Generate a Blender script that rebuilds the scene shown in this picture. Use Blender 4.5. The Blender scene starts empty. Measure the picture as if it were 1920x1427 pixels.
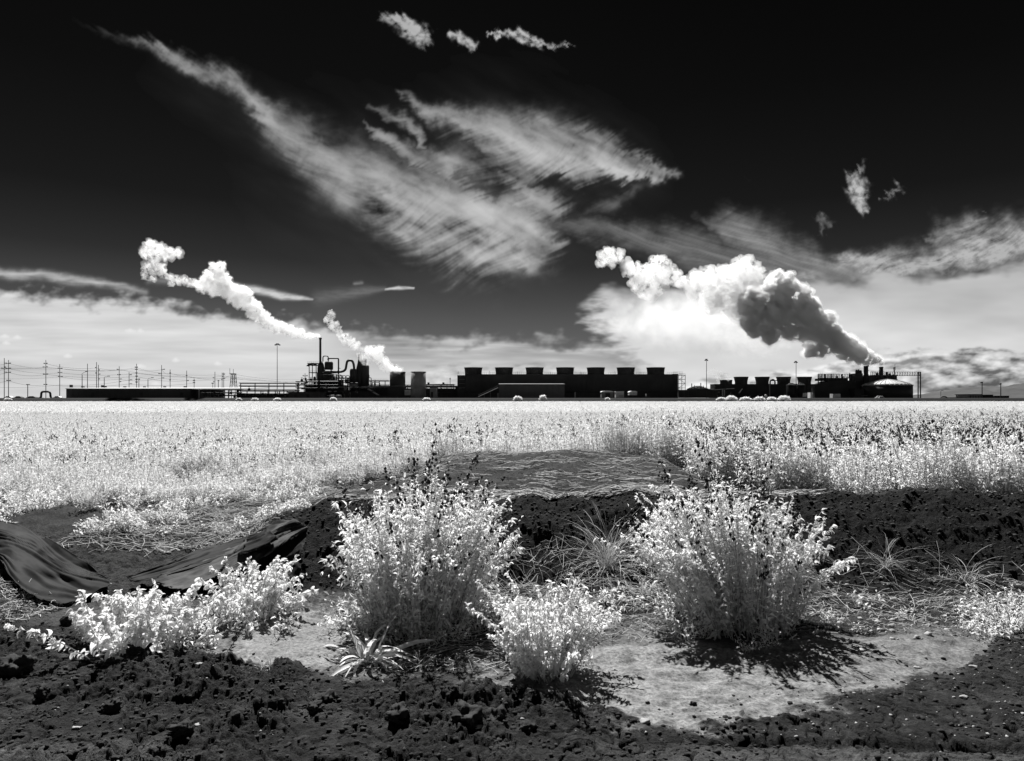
import bpy, bmesh, math, random
import numpy as np
from mathutils import Vector, Matrix
R=math.radians
random.seed(7); rng=np.random.RandomState(7)
sc=bpy.context.scene
# ------------------------------------------------------------------ camera
F=1280.0; CX=960.0; HY=748.0; EYE=1.6          # pixels of the 1920 wide photograph
cam=bpy.data.cameras.new('camera'); camo=bpy.data.objects.new('camera',cam); sc.collection.objects.link(camo)
camo.location=(0,0,EYE); camo.rotation_euler=(R(90),0,0)
cam.sensor_width=36; cam.lens=24; cam.shift_y=(HY-713.5)/1920; cam.clip_start=.05; cam.clip_end=120000
sc.camera=camo
# ------------------------------------------------------------------ light
SUN_AZ,SUN_EL=R(-13),R(53)
sd=Vector((math.sin(SUN_AZ)*math.cos(SUN_EL),math.cos(SUN_AZ)*math.cos(SUN_EL),math.sin(SUN_EL)))
sun=bpy.data.lights.new('sun','SUN'); sun.energy=5.0; sun.angle=R(.53); sun.color=(1,.995,.985)
suno=bpy.data.objects.new('sun',sun); sc.collection.objects.link(suno); suno.rotation_euler=sd.to_track_quat('Z','Y').to_euler(); suno.location=(-20,30,40)
w=bpy.data.worlds.new('World'); sc.world=w; w.use_nodes=True
nt=w.node_tree; nt.nodes.clear(); N_=nt.nodes.new; L_=nt.links.new
sky=N_('ShaderNodeTexSky'); sky.sky_type='NISHITA'; sky.sun_disc=False; sky.sun_elevation=SUN_EL; sky.sun_rotation=SUN_AZ
sky.air_density=1.0; sky.dust_density=.4; sky.altitude=0
sep=N_('ShaderNodeSeparateColor'); L_(sky.outputs[0],sep.inputs[0])     # infrared film sees only the long end of the sky light
geo=N_('ShaderNodeNewGeometry'); sx=N_('ShaderNodeSeparateXYZ'); L_(geo.outputs['Incoming'],sx.inputs[0])
ab=N_('ShaderNodeMath'); ab.operation='ABSOLUTE'; L_(sx.outputs[2],ab.inputs[0])
rp=N_('ShaderNodeValToRGB'); L_(ab.outputs[0],rp.inputs[0])              # and almost none of it away from the horizon
st=[(0,.24),(.0375,.21),(.115,.15),(.19,.062),(.262,.030),(.394,.0155),(.504,.0105)]
while len(rp.color_ramp.elements)<len(st): rp.color_ramp.elements.new(.5)
for e,(p_,v_) in zip(rp.color_ramp.elements,st): e.position=p_; e.color=(v_,v_,v_,1)
ml=N_('ShaderNodeMath'); ml.operation='MULTIPLY'; L_(sep.outputs[0],ml.inputs[0]); L_(rp.outputs[0],ml.inputs[1])
bg=N_('ShaderNodeBackground'); L_(ml.outputs[0],bg.inputs[0]); bg.inputs[1].default_value=.0465
wo=N_('ShaderNodeOutputWorld'); L_(bg.outputs[0],wo.inputs[0])
sc.view_settings.view_transform='Standard'; sc.view_settings.look='None'; sc.view_settings.gamma=1; sc.view_settings.exposure=1.1
sc.cycles.max_bounces=14; sc.cycles.diffuse_bounces=3; sc.cycles.transmission_bounces=3; sc.cycles.glossy_bounces=2
sc.cycles.volume_bounces=14; sc.cycles.transparent_max_bounces=8; sc.cycles.use_denoising=True
sc.cycles.caustics_reflective=False; sc.cycles.caustics_refractive=False
# ---------- numpy noise ----------
class Noise:
    def __init__(s, seed=0):
        r=np.random.RandomState(seed)
        s.p=np.concatenate([r.permutation(256)]*3)
        a=r.rand(256)*2*np.pi; s.g2=np.stack([np.cos(a),np.sin(a)],1)
        g=r.randn(256,3); s.g3=g/np.linalg.norm(g,axis=1)[:,None]
    def n2(s,x,y):
        xi=np.floor(x).astype(int); yi=np.floor(y).astype(int); xf=x-xi; yf=y-yi; xi&=255; yi&=255
        u=xf*xf*xf*(xf*(xf*6-15)+10); v=yf*yf*yf*(yf*(yf*6-15)+10)
        def g(ix,iy,dx,dy):
            h=s.g2[s.p[s.p[ix]+iy]]; return h[...,0]*dx+h[...,1]*dy
        a=g(xi,yi,xf,yf); b=g(xi+1,yi,xf-1,yf); c=g(xi,yi+1,xf,yf-1); d=g(xi+1,yi+1,xf-1,yf-1)
        return ((a+(b-a)*u)*(1-v)+(c+(d-c)*u)*v)*1.5
    def n3(s,x,y,z):
        xi=np.floor(x).astype(int); yi=np.floor(y).astype(int); zi=np.floor(z).astype(int)
        xf=x-xi; yf=y-yi; zf=z-zi; xi&=255; yi&=255; zi&=255
        f=lambda t:t*t*t*(t*(t*6-15)+10)
        u,v,w=f(xf),f(yf),f(zf); r=0
        for i in (0,1):
            for j in (0,1):
                for k in (0,1):
                    h=s.g3[s.p[s.p[s.p[xi+i]+yi+j]+zi+k]]
                    r=r+(u if i else 1-u)*(v if j else 1-v)*(w if k else 1-w)*(h[...,0]*(xf-i)+h[...,1]*(yf-j)+h[...,2]*(zf-k))
        return r*1.5
    def fbm(s,x,y,o=4,g=.5,l=2.03):
        r=0;a=1
        for i in range(o):
            r=r+a*s.n2(x+17.3*i,y-9.1*i); a*=g; x=x*l; y=y*l
        return r
    def fbm3(s,x,y,z,o=4,g=.5,billow=False):
        r=0;a=1
        for i in range(o):
            n=s.n3(x+7.3*i,y-9.1*i,z+3.7*i); r=r+a*(np.abs(n)*2-.5 if billow else n); a*=g; x=x*2.03; y=y*2.03; z=z*2.03
        return r
def sm(a,b,x):
    t=np.clip((x-a)/(b-a),0,1); return t*t*(3-2*t)

def capsules(X,Y,pts,p=2.0):
    """soft stroke through (x,y,r,k) points"""
    out=np.zeros_like(X)
    if len(pts)==1: pts=pts+pts
    for (x0,y0,r0,k0),(x1,y1,r1,k1) in zip(pts[:-1],pts[1:]):
        dx,dy=x1-x0,y1-y0; L=dx*dx+dy*dy+1e-6
        t=np.clip(((X-x0)*dx+(Y-y0)*dy)/L,0,1)
        d=np.hypot(X-x0-t*dx,Y-y0-t*dy)/(r0+(r1-r0)*t)
        out=np.maximum(out,(k0+(k1-k0)*t)*np.exp(-np.abs(d)**p))
    return out

def sky_cover(X,Y):
    """cover (0..1) and glow (linear brightness) of the cloud layer, X,Y in arc units (1280 = one radian tangent)"""
    N=Noise(5); M=Noise(11)
    def stroke_noise(ang,L,W,seed,warp=30,o=4):
        c,s=np.cos(ang),np.sin(ang)
        wx=N.fbm(X/190+seed,Y/190,3)*warp; wy=N.fbm(X/190-seed,Y/190+40,3)*warp
        a=((X+wx)*c+(Y+wy)*s)/L; b=(-(X+wx)*s+(Y+wy)*c)/W
        return M.fbm(a+seed*3.1,b+seed,o,.62)
    wx=N.fbm(X/80,Y/80,5,.55)*15; wy=N.fbm(X/80+30,Y/80+9,5,.55)*15
    f3=stroke_noise(np.radians(50),60,16,2.2,20,5)
    # fibres: fine noise smeared along a curved wind field
    top=190+(X-750)*.27
    thB=-22-42*np.exp(-((Y-top)/26)**2)*sm(900,1080,X)-14*sm(330,420,Y)*sm(1000,760,X)
    th=np.radians(34*(1-sm(560,800,X+(400-Y)*.6))+thB*sm(560,800,X+(400-Y)*.6))+.35*N.n2(X/120,Y/80)
    def lic(wl,steps,ds,seed):
        acc=np.zeros_like(X); wsum=0
        for sg in (-1,1):
            px,py=X.copy(),Y.copy()
            for i in range(steps):
                w_=math.cos(i/steps*math.pi/2); acc+=w_*M.n2(px/wl+seed,py/wl+seed*2); wsum+=w_
                px+=sg*ds*np.cos(th); py+=sg*ds*np.sin(th)+sg*ds*.004*i*sg
        return acc/wsum*math.sqrt(steps)*1.1
    fine=lic(5,11,4,1.3); mid=lic(14,9,10,5.1); fr=.38*fine+.8*mid
    push=fr*26*sm(1290,1180,X)*(1-.7*sm(900,800,X)*sm(640,690,X)*sm(330,290,Y))
    Xw,Yw=X+wx+np.cos(th)*push,Y+wy+np.sin(th)*push
    X4,Y4=X+wx*1.3+fr*6,Y+wy*1.1-fr*5
    X2,Y2=X+wx*.35,Y+wy*.35; X3,Y3=X+wx*.4+f3*7+N.fbm(X/12,Y/12,3)*4,Y+wy*.4+f3*8+N.fbm(X/12+50,Y/12,3)*4
    # --- main cirrus
    A=capsules(Xw,Yw,[(100,26,12,.03),(190,52,13,.14),(250,78,14,.3),(310,100,15,.48),(400,142,18,.6),(480,188,22,.52),(545,255,46,.55),(640,318,62,.72),(740,368,70,.85),(840,405,70,1.05),(930,434,66,1.45),(985,452,46,1.45),(1010,474,14,.8)],1.55)
    B=capsules(Xw,Yw,[(748,186,7,.5),(800,208,16,.7),(860,232,30,.75),(950,262,52,.95),(1060,290,54,1.1),(1160,314,32,1.15),(1215,322,20,.9),(1275,326,8,.35)],1.6)
    C=capsules(Xw,Yw,[(690,202,8,.25),(740,216,14,.4),(775,240,15,.5),(790,270,10,.4)])
    D=capsules(Xw,Yw,[(676,234,6,.3),(720,260,14,.5),(780,290,24,.5),(860,330,55,.6),(980,330,50,.6),(1010,400,60,.8)])
    E=capsules(Xw,Yw,[(1000,440,25,.3),(1110,395,22,.3),(1200,350,14,.3),(1260,325,8,.2)])
    main=np.maximum.reduce([A,B,C,D,E])
    holes=capsules(Xw,Yw,[(872,322,20,.55),(925,345,30,.75)])+capsules(Xw,Yw,[(990,338,15,.55),(1040,338,20,.8)])+capsules(Xw,Yw,[(1080,352,14,.5),(1170,345,12,.75),(1210,345,12,.5)])+capsules(Xw,Yw,[(845,238,14,.35),(880,250,16,.35)])+capsules(Xw,Yw,[(1085,400,38,.5),(1085,470,34,.75)])
    soft=capsules(X,Y,[(300,130,40,.05),(480,230,60,.12),(620,330,95,.22),(800,400,100,.25),(960,440,80,.2)],1.4)+capsules(X,Y,[(760,200,30,.05),(950,270,90,.2),(1150,320,60,.2),(1240,330,20,.1)],1.4)
    main=main*(1-np.clip(holes,0,1))
    fib=fr
    big=N.fbm((X*.9+Y*.45)/150+5,(Y*.9-X*.45)/42,4,.45)
    cir=main*(1+.40*fib+.70*big+.22*N.fbm(X/34+wx*.05,Y/26,4,.55))
    cir=np.clip(cir,0,2)*sm(.0,.55,main); cir=1-np.exp(-1.15*cir**1.15)
    cir=cir+(1-cir)*soft*.16*(1+.5*big)
    # --- faint streaky veils
    V=capsules(X4,Y4,[(1040,425,18,.2),(1160,438,22,.3),(1300,470,26,.32),(1450,500,26,.35),(1600,520,20,.35)])
    V=np.maximum(V,capsules(X4,Y4,[(1310,408,10,.15),(1360,425,26,.42),(1430,462,34,.5),(1520,492,20,.45),(1600,510,16,.4)]))
    V=np.maximum(V,capsules(X4,Y4,[(1180,450,16,.2),(1330,480,34,.3),(1480,520,26,.35)]))
    V=V*(1+.35*stroke_noise(np.radians(17),200,9,3.3,10))
    cir=np.maximum(cir,np.clip(V,0,1)*.75)
    # --- small scraps
    S=capsules(X3,Y3,[(716,30,9,.55),(755,42,19,.95),(782,60,20,1.0),(798,82,12,.7)],2.5)
    S=np.maximum(S,capsules(X3,Y3,[(834,62,7,.7),(862,72,10,.8),(890,86,8,.75)]))
    S=np.maximum(S,capsules(X3,Y3,[(920,74,5,.8),(940,64,7,.9),(1000,72,9,.8),(1030,88,5,.7),(1068,84,4,.4)]))
    S=np.maximum(S,capsules(X3,Y3,[(1622,300,5,.25),(1606,330,14,.6),(1610,362,19,.85),(1622,392,11,.8),(1626,402,4,.4)],2.5))
    S=np.maximum(S,capsules(X3,Y3,[(1655,372,5,.4),(1680,352,9,.5)]))
    S=np.maximum(S,capsules(X3,Y3,[(1530,404,6,.3),(1550,415,11,.38),(1545,440,8,.3)]))
    S=np.maximum(S,capsules(X3,Y3,[(1395,318,14,.07),(1410,335,14,.1)]))
    S=np.maximum(S,capsules(X3,Y3,[(1845,395,4,.35)]))
    S=np.clip(S*(1+.5*f3+.9*N.fbm(X/16,Y/12,4)),0,1)*sm(.0,.8,S)
    cir=np.maximum(cir,S*.9)
    glow=np.full_like(X,.60)+.10*big
    # --- right stratus with ragged wispy upper edge
    xs=[-5000,1060,1080,1130,1185,1300,1480,1560,1700,1800,1920,2600,9000]
    ys=[900,700,585,560,548,545,525,522,512,490,482,460,470]
    top=np.interp(X,xs,ys)+28*N.fbm(X/120,Y/60+3,4)
    R=sm(-14,26,Y-top)
    R=R*sm(1070,1150,X+30*N.fbm(X/40,Y/12,3)+ (Y-600)*-.9*(Y>600)*(X<1300))
    W=capsules(X4,Y4,[(1580,488,10,.9),(1640,498,18,.95),(1720,500,24,.9),(1800,480,34,.85),(1930,450,30,.9),(2400,420,60,.8)])
    W=np.maximum(W,capsules(X4,Y4,[(1735,450,8,.3),(1770,436,18,.5),(1815,420,20,.6),(1850,450,24,.5)]))
    W=np.maximum(W,capsules(X4,Y4,[(1880,452,10,.5),(1912,440,12,.8),(1990,420,20,.8)]))
    W=np.maximum(W,capsules(X4,Y4,[(1500,515,8,.4),(1540,510,8,.5)]))
    W=np.maximum(W,capsules(X4,Y4,[(1478,509,4,.5),(1525,512,7,.6)]))
    W=np.clip(W*(1+.35*stroke_noise(np.radians(-24),60,8,9.1,22)+.5*N.fbm(X/34,Y/20,4,.6)),0,1)
    R=np.maximum(R,W*.95)
    gR=.70-.22*sm(620,520,Y)+.06*N.fbm(X/160,Y/40,3)+.02*sm(660,600,Y)
    gR=gR-.16*capsules(X,Y,[(1640,560,18,.5),(1800,590,30,.9),(2100,610,40,1)])
    # --- left stratus
    xs=[-9000,-600,0,250,420,600,700,800,950,1060,1200,1400]; ys=[500,500,543,560,586,606,618,636,628,640,640,700]
    top=np.interp(X,xs,ys)+14*N.fbm(X/90,Y/30+8,4)+9*N.fbm(X/26,Y/20+2,3)
    Lc=sm(-10,24,Y-top)*(1-.0*X)
    Lc=Lc*(1-sm(1100,1250,X))
    hs=.8*N.fbm(X/200+3,Y/17,4)
    fade=sm(560,760,X)
    Lc=Lc*(1-fade*(.42-.5*hs)*sm(715,650,Y))
    gL=.70-.05*hs*2-.12*capsules(X,Y,[(-400,690,22,1.2),(40,700,22,1.1),(220,690,12,.5)])-.10*capsules(X,Y,[(0,590,20,.3),(100,640,18,.4)])
    gL=gL-.22*fade*sm(640,560,Y)-.10*fade+.22*fade*np.clip(hs,0,1)
    K=capsules(X2,Y2,[(-900,480,14,.8),(-200,500,9,.75),(0,512,8,.75),(150,524,8,.75),(275,545,5,.45)],2)
    K=np.maximum(K,.45*capsules(X2,Y2,[(280,525,6,.5),(440,535,5,.7)]))
    K=K*(1+.4*N.fbm(X/50,Y/6,3))
    X2,Y2=X+wx*.2,Y+wy*.12
    ct=capsules(X2,Y2,[(425,533,4,.85),(480,543,6.5,1),(530,554,6.5,1),(586,562,2,.7)],2.4)
    ct=np.maximum(ct,capsules(X2,Y2,[(722,542,1.6,.8),(748,540,3.2,1),(776,541,1.6,.9)],2.4))
    ct=np.maximum(ct,capsules(X2,Y2,[(664,531,3,.2),(676,530,3,.2)],2)); ct=np.maximum(ct,capsules(X2,Y2,[(600,560,14,.10),(680,545,8,.16),(720,541,4,.15)],2))
    ct=ct*(1+.35*N.fbm(X/22,Y/4,3))
    for (x,y,r) in [(8,630,6),(32,631,6),(12,643,6),(126,667,6),(246,619,9),(266,619,5),(262,687,8),(330,674,5),(408,683,5),(290,720,8)]:
        ct=np.maximum(ct,capsules(X2,Y2*1.0+ .0,[(x-r,y+1,2.5,.6),(x,y,4,1),(x+r,y+1,2.5,.6)],3)*1.0)
    # --- low cumulus bank on the right and the far centre
    cx=N.fbm(X/70+2,Y/24,5); cb=M.fbm(X/30,Y/11+4,4)
    Q=sm(-8,8,Y-(np.interp(X,[1200,1450,1650,1800,1920,2600,4000,9000],[722,700,662,655,668,640,640,640])+12*cx))*sm(1180,1300,X)
    gQ=np.clip(.50+.42*cx+.34*cb,.16,.95)
    dark=sm(1560,1850,X)
    gQ=gQ*(1-dark)*1.0+dark*np.clip(gQ*.9,.1,.85)+(1-dark)*.22
    gQ=gQ*(1-.35*dark*sm(690,735,Y))  # shaded underside of the low cloud put into its glow
    Q2=sm(-5,6,Y-(690+10*cx))*sm(1320,1100,X)*sm(700,850,X)
    # combine
    def over(c,g,c2,g2):
        a=c2+c*(1-c2); return a,(g2*c2+g*c*(1-c2))/np.maximum(a,1e-4)
    c,g=cir*.9,glow
    c,g=over(c,g,np.clip(K,0,1)*.9,.58)
    c,g=over(c,g,Lc*.97,gL)
    c,g=over(c,g,R*.98,gR)
    c,g=over(c,g,Q,gQ)
    c,g=over(c,g,Q2*.7,np.clip(.6+.3*cx+.25*cb,.3,.9))
    c,g=over(c,g,np.clip(ct,0,1)*.95,np.where(Y>600,.82,.66))
    return np.clip(c-.0015,0,1),np.clip(g,0.02,.95)
# ------------------------------------------------------------------ helpers
NZ=Noise(3); NZ2=Noise(21)
def lin(s): s/=255.; return s/12.92 if s<.04045 else ((s+.055)/1.055)**2.4
def mat(name,col,rough=.8,var=.3,scale=3.,bump=0.,bscale=30.,trans=0.,spec=.2,metal=0.,attr=None):
    m=bpy.data.materials.new(name); m.use_nodes=True; t=m.node_tree; t.nodes.clear(); n=t.nodes.new; l=t.links.new
    out=n('ShaderNodeOutputMaterial'); tc=n('ShaderNodeTexCoord')
    nz=n('ShaderNodeTexNoise'); nz.inputs['Scale'].default_value=scale; nz.inputs['Detail'].default_value=5; l(tc.outputs['Object'],nz.inputs['Vector'])
    mr=n('ShaderNodeMapRange'); mr.inputs[1].default_value=.3; mr.inputs[2].default_value=.7; mr.inputs[3].default_value=col*(1-var); mr.inputs[4].default_value=min(col*(1+var),.95)
    l(nz.outputs[0],mr.inputs[0])
    p=n('ShaderNodeBsdfPrincipled'); l(mr.outputs[0],p.inputs['Base Color']); p.inputs['Roughness'].default_value=rough; p.inputs['Metallic'].default_value=metal
    p.inputs['Specular IOR Level'].default_value=spec
    last=p.outputs[0]
    if trans>0:
        tr=n('ShaderNodeBsdfTranslucent'); l(mr.outputs[0],tr.inputs[0]); mx=n('ShaderNodeMixShader'); mx.inputs[0].default_value=trans
        l(p.outputs[0],mx.inputs[1]); l(tr.outputs[0],mx.inputs[2]); last=mx.outputs[0]
    if bump>0:
        nb=n('ShaderNodeTexNoise'); nb.inputs['Scale'].default_value=bscale; nb.inputs['Detail'].default_value=6; l(tc.outputs['Object'],nb.inputs['Vector'])
        bp=n('ShaderNodeBump'); bp.inputs['Distance'].default_value=bump; l(nb.outputs[0],bp.inputs['Height']); l(bp.outputs[0],p.inputs['Normal'])
    l(last,out.inputs[0]); return m
M={}
M['steel']=mat('dark_steel',.022,.6,.4,.4); M['pipe']=mat('lagged_pipe',.03,.5,.3,.5); M['casing']=mat('tower_casing',.036,.8,.25,.15)
M['frontwall']=mat('front_cladding',.085,.7,.2,.1); M['fan']=mat('fan_stack_fibreglass',.034,.7,.2,.3); M['shedwall']=mat('shed_cladding',.045,.7,.2,.1); M['fascia']=mat('pale_fascia',.45,.6,.1,1)
M['tankdark']=mat('dark_tank_steel',.025,.6,.3,.2); M['tankgrey']=mat('weathered_tank_steel',.24,.6,.35,.25); M['wood']=mat('creosoted_pole',.03,.9,.3,1)
M['white']=mat('white_paint',.8,.6,.08,.5); M['pale']=mat('pale_cladding',.5,.7,.15,.5); M['mid']=mat('grey_cladding',.2,.7,.2,.4)
M['dome']=mat('dome_roof_sheet',.5,.5,.25,.2); M['wire']=mat('cable',.03,.6,.1,1); M['rubber']=mat('tyre_rubber',.02,.8,.1,1)
M['glass']=mat('dark_glass',.02,.15,.1,1,spec=.5); M['hill']=mat('hill_rock',.05,.95,.3,.002)
M['leaf']=mat('leaf',.84,.55,.12,9,trans=.46,spec=.25); M['leafd']=mat('leaf_shaded_kind',.70,.6,.15,9,trans=.45)
M['stem']=mat('pale_stem',.5,.7,.2,9,trans=.2); M['seed']=mat('dry_seed_head',.02,.9,.3,30); M['dstem']=mat('dark_stem',.06,.9,.3,9)
M['straw']=mat('dry_straw',.42,.8,.4,4,trans=.2); M['blade']=mat('broad_blade',.72,.5,.12,12,trans=.4,spec=.3)
M['clod']=mat('dry_clod',.026,.95,.4,9,bump=.006,bscale=60); M['pebble']=mat('pale_pebble',.28,.8,.3,20,bump=.003,bscale=80); M['twig']=mat('dry_twig',.12,.9,.3,9)
M['tarp']=mat('worn_black_sheet',.013,.7,.6,2.5,bump=.002,bscale=25,spec=.06); M['tarppale']=mat('faded_sheet',.05,.8,.8,6,bump=.004,bscale=25,spec=.08)
M['crop']=mat('crop_leaf',.82,.6,.08,.7,trans=.45); M['shrubleaf']=mat('shrub_leaf',.85,.6,.1,1,trans=.45)

def np_mesh(name,V,Fq,mats,midx=None,attrs=None,smooth=False):
    """V (n,3); Fq (m,3) or (m,4) or list of both"""
    me=bpy.data.meshes.new(name); V=np.asarray(V,dtype=np.float32)
    Fl=[np.asarray(f,dtype=np.int32) for f in (Fq if isinstance(Fq,list) else [Fq]) if len(f)]
    me.vertices.add(len(V)); me.vertices.foreach_set('co',V.ravel())
    nl=sum(f.size for f in Fl); nf=sum(len(f) for f in Fl); me.loops.add(nl); me.polygons.add(nf)
    me.loops.foreach_set('vertex_index',np.concatenate([f.ravel() for f in Fl]))
    tot=np.concatenate([np.full(len(f),f.shape[1],dtype=np.int32) for f in Fl]); st=np.concatenate([[0],np.cumsum(tot)[:-1]]).astype(np.int32)
    me.polygons.foreach_set('loop_start',st); me.polygons.foreach_set('loop_total',tot)
    if midx is not None: me.polygons.foreach_set('material_index',np.asarray(midx,dtype=np.int32))
    if smooth: me.polygons.foreach_set('use_smooth',np.ones(nf,dtype=bool))
    for m in (mats if isinstance(mats,(list,tuple)) else [mats]): me.materials.append(m)
    me.update(calc_edges=True)
    for k,a in (attrs or {}).items():
        at=me.attributes.new(k,'FLOAT','POINT'); at.data.foreach_set('value',np.asarray(a,dtype=np.float32))
    return me
def link(name,me,parent=None,loc=None):
    o=bpy.data.objects.new(name,me); sc.collection.objects.link(o)
    if parent is not None: o.parent=parent
    if loc is not None: o.location=loc
    return o
def tag(o,label,cat=None,group=None,kind=None):
    if label: o['label']=label
    if cat: o['category']=cat
    if group: o['group']=group
    if kind: o['kind']=kind
    return o
def empty(name,loc,label,cat,group=None):
    o=bpy.data.objects.new(name,None); o.empty_display_size=.3; sc.collection.objects.link(o); o.location=loc
    return tag(o,label,cat,group)
class MB:
    """collects shapes in world coordinates, builds ONE object relative to its parent"""
    def __init__(s): s.v=[]; s.f=[]
    def add(s,v,f): 
        n=len(s.v); s.v+= [tuple(p) for p in v]; s.f+=[tuple(i+n for i in q) for q in f]; return s
    def box(s,x0,x1,y0,y1,z0,z1):
        return s.add([(x0,y0,z0),(x1,y0,z0),(x1,y1,z0),(x0,y1,z0),(x0,y0,z1),(x1,y0,z1),(x1,y1,z1),(x0,y1,z1)],
              [(0,3,2,1),(4,5,6,7),(0,1,5,4),(1,2,6,5),(2,3,7,6),(3,0,4,7)])
    def pbox(s,p0,t,p1,b,Y,d):
        k=Y/F; return s.box((p0-CX)*k,(p1-CX)*k,Y,Y+d,EYE+(HY-b)*k,EYE+(HY-t)*k)
    def lathe(s,cx,cy,prof,n=20,cap=True):
        v=[];f=[]
        for r,z in prof:
            for i in range(n): a=2*math.pi*i/n; v.append((cx+r*math.cos(a),cy+r*math.sin(a),z))
        for j in range(len(prof)-1):
            for i in range(n): f.append((j*n+i,j*n+(i+1)%n,(j+1)*n+(i+1)%n,(j+1)*n+i))
        if cap: f.append(tuple(range(n))[::-1]); f.append(tuple((len(prof)-1)*n+i for i in range(n)))
        return s.add(v,f)
    def pslope(s,p0,p1,pyf,pyb,Y,d,th=.35):
        # roof slab that climbs away from the field, front edge at pyf, back edge seen at pyb
        k=Y/F; k2=(Y+d)/F; x0,x1=(p0-CX)*k,(p1-CX)*k; zf=EYE+(HY-pyf)*k; zb=EYE+(HY-pyb)*k2
        return s.add([(x0,Y,zf-th),(x1,Y,zf-th),(x1,Y+d,zb-th),(x0,Y+d,zb-th),(x0,Y,zf),(x1,Y,zf),(x1,Y+d,zb),(x0,Y+d,zb)],[(0,3,2,1),(4,5,6,7),(0,1,5,4),(1,2,6,5),(2,3,7,6),(3,0,4,7)])
    def plathe(s,pc,Y,prof,n=20,cap=True):
        """prof: (half width px, py)"""
        k=Y/F; return s.lathe((pc-CX)*k,Y+max(a for a,b in prof)*k,[(a*k,EYE+(HY-b)*k) for a,b in prof][::(-1 if prof[0][1]<prof[-1][1] else 1)],n,cap)
    def tube(s,pts,r,n=8):
        pts=[Vector(p) for p in pts]; v=[];f=[]; rr=r if isinstance(r,(list,tuple)) else [r]*len(pts)
        ref=None
        for i,p in enumerate(pts):
            d=(pts[min(i+1,len(pts)-1)]-pts[max(i-1,0)]).normalized()
            if ref is None: ref=Vector((0,1,0)) if abs(d.y)<.8 else Vector((1,0,0))
            a=(ref-d*ref.dot(d)).normalized(); b=d.cross(a); ref=a
            for k in range(n): t=2*math.pi*k/n; v.append(p+(a*math.cos(t)+b*math.sin(t))*rr[i])
        for i in range(len(pts)-1):
            for k in range(n): f.append((i*n+k,i*n+(k+1)%n,(i+1)*n+(k+1)%n,(i+1)*n+k))
        f.append(tuple(range(n))[::-1]); f.append(tuple((len(pts)-1)*n+k for k in range(n)))
        return s.add(v,f)
    def ptube(s,pts,rpx,Y,n=8):
        k=Y/F; return s.tube([W(a,b,Y) for a,b in pts],rpx*k,n)
    def build(s,name,m,parent=None,smooth=False):
        me=bpy.data.meshes.new(name); off=Vector((0,0,0)); o=bpy.data.objects.new(name,me)
        if parent is not None: 
            p=parent
            while p is not None: off+=p.location; p=p.parent
        else:
            a=np.array(s.v); off=Vector(((a[:,0].min()+a[:,0].max())/2,(a[:,1].min()+a[:,1].max())/2,a[:,2].min())); o.location=off
        me.from_pydata([(x-off.x,y-off.y,z-off.z) for x,y,z in s.v],[],s.f); me.materials.append(m)
        if smooth:
            me.polygons.foreach_set('use_smooth',np.array([len(p.vertices)<=4 for p in me.polygons]))
        sc.collection.objects.link(o)
        if parent is not None: o.parent=parent
        return o
def W(a,b,Y): k=Y/F; return Vector(((a-CX)*k,Y,EYE+(HY-b)*k))
def bend(pts,r=3,n=5):
    """round the corners of a pixel path"""
    out=[pts[0]]
    for i in range(1,len(pts)-1):
        a,b,c=[np.array(p,float) for p in pts[i-1:i+2]]
        d0=(a-b)/np.linalg.norm(a-b); d1=(c-b)/np.linalg.norm(c-b); rr=min(r,np.linalg.norm(a-b)/2,np.linalg.norm(c-b)/2)
        p0=b+d0*rr; p1=b+d1*rr
        for t in np.linspace(0,1,n): out.append(tuple((1-t)**2*p0+2*t*(1-t)*b+t*t*p1))
    return out+[pts[-1]]
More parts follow.
